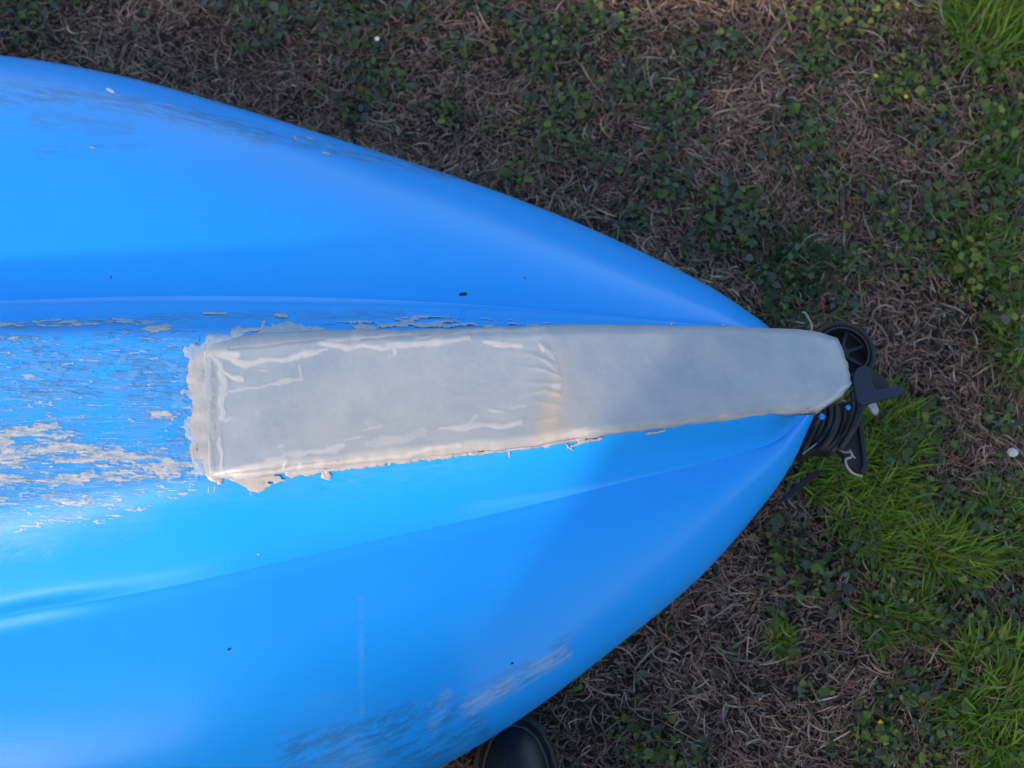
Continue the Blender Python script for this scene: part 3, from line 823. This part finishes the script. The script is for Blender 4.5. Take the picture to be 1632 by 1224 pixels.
# blue nubs
for (x, y, r_) in ((442, 694, 0.0030), (584, 644, 0.0025)):
    c = zp(x, y, 0.156)
    nb = ringmesh("blue_nub", c, r_ * 0.5, r_ * 0.55, MAT_BLUEBIT, kayak, n=14, k=8)
# strap end
sp = [(205, 1165), (235, 1120), (300, 1062), (370, 1005), (420, 978), (440, 990), (425, 1015), (360, 1062), (290, 1118), (240, 1150)]
slab("webbing_strap", [zp(x, y, 0.06) for x, y in sp], 0.004, MAT_BLACK, kayak, 0.0008)["label"] = "dark webbing strap end sticking out from under the hull"
# pale strings
tube("frayed_string", [zp(x, y, z) for x, y, z in ((335, 128, .20), (352, 133, .20), (372, 165, .205), (386, 195, .21), (386, 228, .22))], 0.0009, MAT_STRING, kayak, n=6)
tube("frayed_string", [zp(x, y, z) for x, y, z in ((535, 868, .13), (560, 885, .135), (600, 888, .14), (600, 912, .14), (572, 925, .14), (578, 962, .138), (610, 1000, .135), (660, 1017, .13))], 0.0013, MAT_STRING, kayak, n=6, samples=40)
tube("frayed_string", [zp(x, y, z) for x, y, z in ((592, 872, .142), (602, 895, .142), (622, 920, .140))], 0.0008, MAT_STRING, kayak, n=6)
tube("frayed_string", [zp(x, y, z) for x, y, z in ((340, 893, .155), (375, 868, .155), (412, 840, .15))], 0.0006, MAT_STRING, kayak, n=6)

# loose fibres around the plate's edges
fib = []
for (x, y, dx, dy) in [(345, 770, -4, 14), (398, 783, 3, 8), (1292, 655, -10, -6), (1288, 657, -12, 2), (1150, 519, 6, -4), (1068, 517, 5, -4), (334, 768, -2, 18), (512, 750, 6, 8)]:
    z_ = float(zkeel(x)) - 0.0
    tube("glass_fibre", [unproj(x, y, z_), unproj(x + dx * .5, y + dy * .4, z_ + .002), unproj(x + dx, y + dy, z_ - .001)], 0.0004, MAT_SMEAR, plate, n=5, samples=6)

# ------------------------------------------------------------------ ground cover
def ribbon_batch(name, base, az, L, W, nseg, lift, curl, droop, cols, mat, kind="stuff", label=None, parent=None, tipw=0.25, zclear=0.0005):
    """many narrow blades at once. base (n,3); blade leaves base in direction az, bends sideways by curl, rises by lift, arches by droop"""
    n = len(base); k = nseg + 1
    t = np.linspace(0, 1, k)[None, :]
    ang = az[:, None] + curl[:, None] * t
    step = L[:, None] / nseg
    el = lift[:, None] - droop[:, None] * t
    dx = np.cos(ang) * np.cos(el) * step; dy = np.sin(ang) * np.cos(el) * step; dzz = np.sin(el) * step
    x = base[:, 0:1] + np.concatenate([np.zeros((n, 1)), np.cumsum(dx[:, :-1], 1)], 1)
    y = base[:, 1:2] + np.concatenate([np.zeros((n, 1)), np.cumsum(dy[:, :-1], 1)], 1)
    z = base[:, 2:3] + np.concatenate([np.zeros((n, 1)), np.cumsum(dzz[:, :-1], 1)], 1)
    w = W[:, None] * (1 - (1 - tipw) * np.abs(2 * t - 0.7).clip(0, 1) ** 1.5) * 0.5
    roll = rng.uniform(-0.7, 0.7, n)[:, None]
    ox = -np.sin(ang) * w * np.cos(roll); oy = np.cos(ang) * w * np.cos(roll); oz = w * np.sin(roll)
    A = np.stack([x - ox, y - oy, z - oz], -1); B = np.stack([x + ox, y + oy, z + oz], -1)
    V = np.stack([A, B], 2).reshape(-1, 3)
    b0 = (np.arange(n) * k * 2)[:, None] + (np.arange(nseg) * 2)[None, :]
    b0 = b0.ravel(); F = np.stack([b0, b0 + 1, b0 + 3, b0 + 2], 1)
    C_ = np.repeat(cols, k * 2, axis=0)
    o = npmesh(name, V, F, mat, parent, smooth=False, cols=C_)
    tag(o, label, kind=kind)
    return o

# plan of what grows where, laid out on the ground
def fieldpts(n, margin=1.0):
    """random ground points; dense in a region around the frame"""
    x = rng.uniform(-1.15, 1.15, n); y = rng.uniform(-0.95, 0.98, n)
    return x, y
HULLPOLY = [tuple(p[:2]) for p in G[3, ::14]] + [tuple(p[:2]) for p in G[-4, ::-14]]
def under_hull(x, y):
    d = np.zeros_like(x) + 1e9
    ins = poly_sdf(x, y, HULLPOLY)
    return ins < -0.10
green_blobs = [(40, 25, 60), (130, 5, 30), (430, 45, 55), (355, 15, 30), (560, 40, 75), (600, 130, 50), (560, 180, 36), (660, 20, 35), (770, 15, 40), (730, 90, 25), (860, 80, 62), (900, 165, 42), (870, 195, 50), (990, 150, 50),
               (930, 40, 40), (1070, 205, 55), (1090, 110, 40), (980, 60, 30), (880, 240, 45), (1060, 300, 50), (1150, 330, 55), (1180, 380, 50), (1110, 400, 30), (1170, 90, 30), (1270, 240, 60), (1290, 110, 50), (1310, 40, 70), (1380, 20, 50),
               (1440, 150, 60), (1470, 230, 45), (1395, 330, 50), (1430, 400, 50), (1350, 430, 40), (1480, 340, 40), (1600, 220, 60), (1560, 130, 50), (1590, 320, 60), (1540, 440, 60), (1600, 520, 50), (1590, 660, 30), (1240, 440, 50), (1310, 300, 40),
               (1240, 500, 50), (1330, 500, 35), (1500, 700, 30), (1440, 700, 60), (1280, 700, 40), (1240, 870, 55), (1290, 910, 60), (1350, 870, 50), (1480, 810, 50), (1560, 830, 50), (1600, 780, 40), (1420, 960, 50), (1500, 980, 60), (1570, 1010, 55), (1430, 1110, 45), (1380, 1180, 55),
               (1480, 1180, 50), (1520, 1100, 40), (1040, 1195, 50), (1110, 1205, 30), (1160, 1055, 18), (1230, 990, 22), (1250, 1030, 18), (1290, 1110, 25), (1320, 1050, 16), (930, 1090, 14), (1010, 1075, 12), (1600, 930, 50), (1600, 1180, 60), (700, 180, 25), (780, 210, 22), (820, 290, 28), (960, 270, 30), (1000, 360, 30)]
def green_density(x, y):
    P = np.stack([x, y, np.zeros_like(x)], -1)
    px, py = proj(P)
    g = np.zeros_like(x)
    wx = px + 40 * (fbm(x * 14, y * 14, 201, 3) - 0.5); wy = py + 40 * (fbm(x * 14 + 9, y * 14, 207, 3) - 0.5)
    for bx, by, r in green_blobs:
        g = np.maximum(g, np.exp(-(((wx - bx) ** 2 + (wy - by) ** 2) / (r * r)) ** 1.3))
    infr = (px > -60) & (px < 1690) & (py > -60) & (py < 1280)
    ext = smst(0.5, 0.62, fbm(x * 9, y * 9, 210, 4))
    g = np.where(infr, g * (0.55 + 0.9 * fbm(x * 40, y * 40, 211, 3)), ext)
    return g, px, py

nst = 360000
x, y = fieldpts(nst)
g, px, py = green_density(x, y)
keep = ~under_hull(x, y) & (rng.random(nst) > 0.62 * g)
dens = 0.45 + 0.8 * smst(0.35, 0.6, fbm(x * 11 + 3, y * 11, 220, 4))
keep &= rng.random(nst) < dens
x, y, px, py = x[keep], y[keep], px[keep], py[keep]
n = len(x)
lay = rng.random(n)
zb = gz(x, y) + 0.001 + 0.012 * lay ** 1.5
az = rng.uniform(0, 2 * math.pi, n)
flow = 6.0 * fbm(x * 5, y * 5, 230, 2)
az = np.where(rng.random(n) < 0.35, flow + rng.normal(0, 0.5, n), az)
L = rng.gamma(3.0, 0.0056, n).clip(0.005, 0.065)
W = rng.uniform(0.0007, 0.0016, n) * np.where(rng.random(n) < 0.08, 1.7, 1)
pal = np.array([[.165, .112, .088], [.205, .152, .122], [.125, .082, .064], [.080, .052, .042], [.25, .20, .17], [.155, .082, .058], [.110, .086, .076], [.21, .135, .085]])
ci = rng.choice(len(pal), n, p=[.2, .14, .2, .18, .06, .1, .08, .04])
tone = 0.75 + 0.7 * fbm(x * 8, y * 8, 233, 3)
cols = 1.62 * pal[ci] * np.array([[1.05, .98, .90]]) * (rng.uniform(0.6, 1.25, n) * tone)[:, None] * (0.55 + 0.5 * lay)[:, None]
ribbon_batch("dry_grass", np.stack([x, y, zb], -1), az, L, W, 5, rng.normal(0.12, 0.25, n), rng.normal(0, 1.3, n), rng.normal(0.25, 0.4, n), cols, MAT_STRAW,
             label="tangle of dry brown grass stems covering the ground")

# crumbs of dead leaf and chopped stem filling the gaps
n = 90000
x, y = fieldpts(n); keep = ~under_hull(x, y); x, y = x[keep], y[keep]; n = len(x)
cols = pal[rng.choice(len(pal), n)] * rng.uniform(0.5, 1.3, n)[:, None]
ribbon_batch("plant_litter", np.stack([x, y, gz(x, y) - 0.002 + 0.004 * rng.random(n)], -1), rng.uniform(0, 6.28, n), rng.uniform(0.003, 0.012, n), rng.uniform(0.0015, 0.0045, n), 2, rng.normal(0, 0.35, n), rng.normal(0, 0.8, n),
             rng.normal(0, 0.5, n), cols, MAT_STRAW, label="brown crumbs of dead leaves and stems on the soil", tipw=0.5)

# pale straws standing out of the tangle
n = 1400
x, y = fieldpts(n * 2); g, _, _ = green_density(x, y); keep = ~under_hull(x, y) & (g < 0.6); x, y = x[keep][:n], y[keep][:n]; n = len(x)
cols = np.array([[.26, .21, .165]]) * rng.uniform(0.7, 1.25, n)[:, None] * np.array([[1, .97, .92]])
ribbon_batch("bleached_straw", np.stack([x, y, gz(x, y) + 0.014], -1), rng.uniform(0, 6.28, n), rng.uniform(0.015, 0.06, n), rng.uniform(0.0012, 0.0024, n), 6, rng.normal(0.1, 0.2, n), rng.normal(0, 1.0, n),
             rng.normal(0.35, 0.3, n), cols, MAT_STRAW, label="scattered bleached straws lying over the brown tangle")

# weed leaves: small rounded leaves, folded a little at the midrib
def leaf_batch(name, x, y, z, size, az, tilt, cols, label, elong=1.25):
    n = len(x)
    tpl = np.array([[0, 0, 0], [.32, .40, .06], [.72, .42, .08], [1.0, .10, .05], [1.0, -.10, .05], [.72, -.42, .08], [.32, -.40, .06], [.5, 0, -.03], [.9, 0, 0.02]])
    tf = [[0, 7, 1], [1, 7, 2], [2, 7, 8], [2, 8, 3], [3, 8, 4], [4, 8, 5], [5, 8, 7], [5, 7, 6], [6, 7, 0]]
    tpl = tpl * np.array([elong, 1.0, 1.0])
    P = tpl[None] * size[:, None, None]
    jit = rng.normal(0, 0.06, (n, len(tpl), 3)) * size[:, None, None]; P = P + jit
    c, s = np.cos(tilt)[:, None], np.sin(tilt)[:, None]
    X = P[..., 0] * c - P[..., 2] * s; Z = P[..., 0] * s + P[..., 2] * c; Y = P[..., 1]
    rl = rng.normal(0, 0.45, n)[:, None]
    Y, Z = Y * np.cos(rl) - Z * np.sin(rl), Y * np.sin(rl) + Z * np.cos(rl)
    ca, sa = np.cos(az)[:, None], np.sin(az)[:, None]
    V = np.stack([x[:, None] + X * ca - Y * sa, y[:, None] + X * sa + Y * ca, z[:, None] + Z], -1).reshape(-1, 3)
    b = (np.arange(n) * len(tpl))[:, None, None]
    F = (b + np.array(tf)[None]).reshape(-1, 3)
    o = npmesh(name, V, F, MAT_LEAF, None, smooth=True, cols=np.repeat(cols, len(tpl), axis=0))
    tag(o, label, kind="stuff"); return o
n = 210000
x, y = fieldpts(n); g, px, py = green_density(x, y)
keep = ~under_hull(x, y) & (rng.random(n) < 1.0 * g ** 1.4 + 0.012)
x, y, g, px, py = x[keep], y[keep], g[keep], px[keep], py[keep]; n = len(x)
gp = fbm(x * 7, y * 7, 240, 3)
pal = np.array([[.040, .072, .040], [.050, .092, .034], [.068, .115, .026], [.095, .140, .022], [.062, .090, .070], [.15, .165, .035]])
r_ = rng.random(n) * 0.7 + gp * 0.6 + 0.22 * smst(900, 1600, px)
ci = np.select([r_ < .42, r_ < .62, r_ < .80, r_ < .97, r_ < 1.10], [0, 4, 1, 2, 3], 5)
cols = 1.2 * pal[ci] * rng.uniform(0.6, 1.3, n)[:, None]
leaf_batch("weed_leaves", x, y, gz(x, y) + 0.004 + 0.022 * rng.random(n) * (0.4 + g), rng.gamma(4, 0.00125, n).clip(0.0022, 0.012), rng.uniform(0, 6.28, n), rng.normal(0.1, 0.45, n), cols,
           "low mats of small green weed and clover leaves")

# thin green grass mixed into the weeds
n = 26000
x, y = fieldpts(n); g, px, py = green_density(x, y)
pr = 0.10 + 0.55 * g * smst(1000, 1600, px) + 0.18 * g
keep = ~under_hull(x, y) & (rng.random(n) < pr * (0.3 + smst(0.45, 0.6, fbm(x * 12, y * 12, 250, 3))))
x, y, g, px = x[keep], y[keep], g[keep], px[keep]; n = len(x)
cols = np.array([[.065, .125, .020]]) * rng.uniform(0.5, 1.35, n)[:, None] * np.stack([rng.uniform(.7, 1.3, n), np.ones(n), rng.uniform(.6, 1.6, n)], 1)
ribbon_batch("sparse_green_grass", np.stack([x, y, gz(x, y) + 0.003], -1), rng.uniform(0, 6.28, n), rng.uniform(0.015, 0.05, n), rng.uniform(0.0010, 0.0020, n), 5, rng.uniform(0.3, 1.1, n), rng.normal(0, .5, n), rng.uniform(0.3, 1.3, n), cols, MAT_GRASS,
             label="thin green grass blades growing between the weeds")

# tufts that can be told apart
def tuft(cx, cy, rx, ry, nb, L0, col, label, bias=0.0, bstr=0.0, group="tufts of green grass in the lawn"):
    c = unproj(cx, cy, 0.0)
    sc = (CAM[2]) / FPX / ct
    a_ = rng.uniform(0, 6.28, nb); r_ = np.sqrt(rng.random(nb)); brk = fbm(a_ * 1.2 + cx, r_ * 3, 260, 3)
    r_ = r_ * (0.6 + 0.8 * brk)
    thin = rng.random(nb) < 2.4 * (fbm(a_ * r_ * 0 + (c[0] + r_ * np.cos(a_) * rx * sc) * 45, (c[1] + r_ * np.sin(a_) * ry * sc) * 45, 262, 2) - 0.22)
    a_ = a_[thin]; r_ = r_[thin]; nb = len(a_)
    x = c[0] + rx * sc * r_ * np.cos(a_); y = c[1] + ry * sc * r_ * np.sin(a_)
    az = a_ + rng.normal(0, 0.9, nb)
    az = np.where(rng.random(nb) < bstr, bias + rng.normal(0, 0.5, nb), az)
    L = L0 * rng.uniform(0.45, 1.15, nb)
    cols = np.array([col]) * rng.uniform(0.5, 1.35, nb)[:, None] * np.stack([rng.uniform(.7, 1.4, nb), np.ones(nb), rng.uniform(.5, 1.5, nb)], 1)
    dry = rng.random(nb) < 0.05; cols[dry] = [.17, .14, .08]
    root = empty("grass_tuft", (float(c[0]), float(c[1]), 0))
    o = ribbon_batch("blades", np.stack([x, y, gz(x, y) + 0.002], -1), az, L, rng.uniform(0.0016, 0.0032, nb), 6, rng.uniform(0.45, 1.25, nb), rng.normal(0, 0.35, nb), rng.uniform(0.5, 1.4, nb), cols, MAT_GRASS, kind="stuff", parent=root)
    tag(root, label, "grass", group)
G1 = (.135, .240, .018); G2 = (.100, .185, .022); G3 = (.035, .080, .030)
tuft(1375, 740, 88, 112, 2900, .040, G1, "large bright green grass tuft right of the black carry toggle", 0.2, .5)
tuft(1500, 885, 50, 34, 700, .045, G1, "bright grass tuft below right of the large one by the toggle", 0.0, .4)
tuft(1420, 870, 45, 50, 600, .038, G1, "bright grass tuft just under the large tuft by the toggle", 0.2, .4)
tuft(1590, 40, 90, 95, 1900, .055, G1, "bright green grass tuft filling the upper right corner", 0.9, .4)
tuft(1265, 422, 45, 40, 420, .040, G3, "dark green spiky grass tuft above the right end of the hull edge", -0.1, .4)
tuft(1570, 415, 70, 60, 700, .035, G2, "olive green grass tuft at the right edge above the bracket", 0.4, .3)
tuft(1590, 1120, 75, 90, 1400, .050, G1, "yellow green grass tuft in the lower right corner", 0.8, .3)
tuft(1425, 985, 55, 40, 420, .035, G2, "small olive grass tuft among brown stems at lower right", -0.2, .4)
tuft(1600, 850, 50, 60, 500, .042, G2, "grass tuft at the right edge level with the strap", 0.3, .4)
tuft(1240, 1022, 18, 18, 110, .022, G1, "tiny bright grass tuft alone in the brown stems below the hull", 0.0, .1)
tuft(1590, 250, 55, 60, 420, .035, G2, "green grass tuft at the right edge under the corner tuft", 0.6, .3)
tuft(1640, 560, 60, 60, 500, .040, G2, "green grass tuft cut by the right edge at bracket height", 0.6, .3)

# small flowers and a pebble
def flower(px_, py_, r0, npet, mat, label, z=0.03):
    c = unproj(px_, py_, z)
    root = empty("flower", tuple(float(t) for t in (c[0], c[1], 0.0)))
    tag(root, label, "flower")
    for k in range(npet):
        a_ = 2 * math.pi * k / npet + 0.3
        d_ = np.array([math.cos(a_), math.sin(a_), 0.25]); s_ = np.array([-math.sin(a_), math.cos(a_), 0])
        slab("petal", [c, c + d_ * r0 * .5 + s_ * r0 * .34, c + d_ * r0 + s_ * r0 * .12, c + d_ * r0 - s_ * r0 * .12, c + d_ * r0 * .5 - s_ * r0 * .34], 0.0004, mat, root, 0)
    tube("stem", [np.array([c[0] + .004, c[1] - .003, 0.0]), (c + np.array([.002, -.001, -.012])), c - np.array([0, 0, .0005])], 0.0006, MAT_GSTEM, root, n=5, samples=6)
MAT_GSTEM = simple("green_stem", (0.05, 0.09, 0.02), 0.6)
flower(601, 62, 0.0036, 5, MAT_PETAL, "tiny white flower in the weeds above the hull's upper edge")
flower(1396, 121, 0.0030, 5, MAT_YPETAL, "tiny yellow flower in the weeds at upper right")
flower(1444, 154, 0.0028, 5, MAT_YPETAL, "tiny yellow flower a little below right of the other one")
flower(1403, 1152, 0.0032, 5, MAT_YPETAL, "tiny orange yellow flower near the bottom right")
pc = unproj(1614, 721, 0.018)
bm = bmesh.new(); bmesh.ops.create_icosphere(bm, subdivisions=3, radius=0.0052)
for v_ in bm.verts:
    v_.co.z *= 0.6; v_.co.x *= 1.2; v_.co *= 1 + 0.12 * (float(fbm(np.array(v_.co.x * 300), np.array(v_.co.y * 300), 5, 2)) - 0.5)
me = bpy.data.meshes.new("pebble"); bm.to_mesh(me); bm.free(); me.materials.append(MAT_PEBBLE)
for p in me.polygons: p.use_smooth = True
pb = link(bpy.data.objects.new("pebble", me)); pb.location = pc
tag(pb, "small pale round pebble at the right edge beside the large grass tuft", "pebble")

# ------------------------------------------------------------------ person who takes the photograph
person = empty("person", (-0.12, -0.66, 0.0))
tag(person, "person in black leather shoe standing at the lower edge beside the kayak", "person")
SW = 0.82
def shoe(tx, ty, ang):
    """tx,ty: toe tip; heel lies towards -y"""
    prof = [(0.000, 0.000), (0.004, 0.018), (0.014, 0.033), (0.032, 0.044), (0.060, 0.051), (0.10, 0.050), (0.15, 0.041), (0.20, 0.036), (0.25, 0.035), (0.275, 0.028), (0.287, 0.012), (0.290, 0.0)]
    def outline(grow, z, n=60):
        s = np.linspace(0, math.pi, n)
        yy = 0.145 - 0.145 * np.cos(s); hw = np.interp(yy, [p[0] for p in prof], [p[1] for p in prof])
        hw = np.sqrt(np.maximum(hw, 0) ** 2)
        pts = [(h + grow * min(1, h / 0.02 + .2), -(v_ - (grow if v_ < .02 else 0) )) for h, v_ in zip(hw, yy)]
        pts += [(-p[0] * 0.94, p[1]) for p in pts[-2:0:-1]]
        return np.array([(p[0], p[1], z) for p in pts])
    def loft(name, rings, mat, par):
        VV = np.concatenate(rings); k = len(rings[0]); FF = []
        for r in range(len(rings) - 1):
            for q in range(k):
                FF.append([r * k + q, r * k + (q + 1) % k, (r + 1) * k + (q + 1) % k, (r + 1) * k + q])
        FF.append([(len(rings) - 1) * k + q for q in range(k)]); FF.append([q for q in range(k)][::-1])
        ca, sa = math.cos(ang), math.sin(ang)
        VV = VV * np.array([SW, 1, 1]); VV = np.stack([tx + VV[:, 0] * ca - VV[:, 1] * sa, ty + VV[:, 0] * sa + VV[:, 1] * ca, VV[:, 2]], 1)
        return npmesh(name, VV, FF, mat, par)
    sole = loft("shoe_sole", [outline(0.003, 0.012), outline(0.005, 0.018), outline(0.005, 0.036), outline(0.003, 0.040)], MAT_SOLE, person)
    rings = []
    for k, (sc_, z, sh) in enumerate([(0.0, 0.040, 0), (-0.001, 0.052, 0), (-0.006, 0.064, 0.004), (-0.014, 0.074, 0.012), (-0.024, 0.081, 0.026), (-0.034, 0.086, 0.045)]):
        o_ = outline(0, z)
        c0 = np.array([0, -0.145, 0])
        f = 1 + sc_ / 0.05
        o_[:, 0] *= f
        o_[:, 1] = -0.145 + (o_[:, 1] + 0.145) * (1 + sc_ / 0.145) - 0.0
        o_[:, 2] = z + 0.035 * smst(-0.03, -0.15, o_[:, 1]) * (k / 5.0)
        rings.append(o_)
    upper = loft("shoe_upper", rings, MAT_LEATHER, person)
    # welt seam round the toe
    o_ = outline(0, 0.0655); sel = o_[(o_[:, 1] > -0.12)]
    f = 1 - 0.0075 / 0.05; sel = sel.copy(); sel[:, 0] *= f * 0.985; sel[:, 1] = -0.145 + (sel[:, 1] + 0.145) * (1 - 0.0075 / 0.145)
    sel = sel[np.argsort(np.arctan2(sel[:, 1] + 0.145, sel[:, 0]))]
    ca, sa = math.cos(ang), math.sin(ang)
    sel[:, 0] *= SW; W3 = np.stack([tx + sel[:, 0] * ca - sel[:, 1] * sa, ty + sel[:, 0] * sa + sel[:, 1] * ca, sel[:, 2] + 0.0006], 1)
    tube("welt_seam", W3, 0.0016, MAT_THREAD, person, n=6, samples=len(W3) * 2)
toe = unproj(816, 1143, 0.055)
shoe(float(toe[0]), float(toe[1]), R(3))
shoe(float(toe[0]) - 0.25, float(toe[1]) - 0.17, R(8))

def skin_body(name, verts, edges, radii, mat, parent, root=0, sub=2):
    me = bpy.data.meshes.new(name)
    me.from_pydata([tuple(np.array(v_) - np.array(parent.location)) for v_ in verts], edges, [])
    me.materials.append(mat)
    o = link(bpy.data.objects.new(name, me), parent)
    sm = o.modifiers.new("skin", 'SKIN'); sm.use_smooth_shade = True
    for k, r in enumerate(radii):
        s_ = me.skin_vertices[0].data[k]; s_.radius = (r, r) if not isinstance(r, tuple) else r
        s_.use_root = (k == root)
    ss = o.modifiers.new("sub", 'SUBSURF'); ss.levels = sub; ss.render_levels = sub
    return o
fx, fy = float(toe[0]), float(toe[1]) - 0.22
gx, gy = fx - 0.25, fy - 0.17
px0, py0 = 0.5 * (fx + gx), 0.5 * (fy + gy) - 0.07
bv = [(px0, py0, 0.95), (fx - .03, py0 + .02, 0.88), (fx - .01, fy + 0.0, 0.50), (fx, fy, 0.11), (gx + .03, py0 - .01, 0.88), (gx + .01, gy + .01, 0.50), (gx, gy, 0.11),
      (px0, py0 + .02, 1.15), (px0, py0 + .07, 1.35), (px0 + .01, py0 + .13, 1.48), (px0 - .17, py0 + .11, 1.44), (px0 - .22, py0 + .05, 1.26), (-0.10, -0.50, 1.30),
      (px0 + .19, py0 + .11, 1.44), (px0 + .27, py0 + .08, 1.26), (0.10, -0.50, 1.31), (px0 + .02, py0 + .17, 1.56), (px0 + .03, py0 + .21, 1.66), (-0.065, -0.435, 1.315), (0.065, -0.435, 1.32)]
be = [(0, 1), (1, 2), (2, 3), (0, 4), (4, 5), (5, 6), (0, 7), (7, 8), (8, 9), (9, 10), (10, 11), (11, 12), (9, 13), (13, 14), (14, 15), (9, 16), (16, 17), (12, 18), (15, 19)]
brd = [.15, .095, .065, .052, .095, .065, .052, .14, .15, .10, .07, .05, .033, .07, .05, .033, .058, .095, .034, .034]
body = skin_body("body", bv, be, brd, MAT_JACKET, person)
tr = skin_body("trousers", [bv[k] for k in (0, 1, 2, 3, 4, 5, 6)], [(0, 1), (1, 2), (2, 3), (0, 4), (4, 5), (5, 6)], [.165, .118, .088, .07, .118, .088, .07], MAT_DENIM, person)

# unseen board fence, added to keep the low sun off lawn and lower flank
fp = unproj(450, 990, 0.25); fd = unproj(840, 810, 0.25) - unproj(0, 1110, 0.25); fd[2] = 0; fd /= np.linalg.norm(fd)
DIST = 3.0
fc = fp + np.array([to_sun.x, to_sun.y, 0]) / math.cos(SUN_EL) * DIST
FH = 0.25 + DIST * math.tan(SUN_EL)
fence = empty("sun_blocking_fence", (float(fc[0]), float(fc[1]), 0.0))
fence.rotation_euler = (0, 0, math.atan2(fd[1], fd[0]))
tag(fence, "pale board fence added unseen behind the photographer to block the low sun", "fence")
MAT_BOARD = simple("pale_bounce_board", (0.40, 0.34, 0.28), 0.8, 0.3, 30, 0.6)  # boards of the added fence, kept pale to bounce light back
def box_mesh(name, sx, sy, sz):
    bm = bmesh.new(); bmesh.ops.create_cube(bm, size=1)
    for v_ in bm.verts: v_.co = Vector((v_.co.x * sx, v_.co.y * sy, (v_.co.z + 0.5) * sz))
    bmesh.ops.bevel(bm, geom=list(bm.edges), offset=0.003, segments=1, affect='EDGES')
    me = bpy.data.meshes.new(name); bm.to_mesh(me); bm.free(); me.materials.append(MAT_BOARD); return me
board = box_mesh("board", 0.143, 0.018, FH - 0.03); post = box_mesh("post", 0.09, 0.09, FH - 0.05); rail = box_mesh("rail", 4.4, 0.035, 0.08)
for k in range(30):
    o = link(bpy.data.objects.new("board", board), fence); o.location = ((k - 14.5) * 0.148, 0, 0.03)
for k in range(4):
    o = link(bpy.data.objects.new("post", post), fence); o.location = ((k - 1.5) * 1.4, -0.10, 0)
for zz in (0.3, FH - 0.4):
    o = link(bpy.data.objects.new("rail", rail), fence); o.location = (0, -0.03, zz)
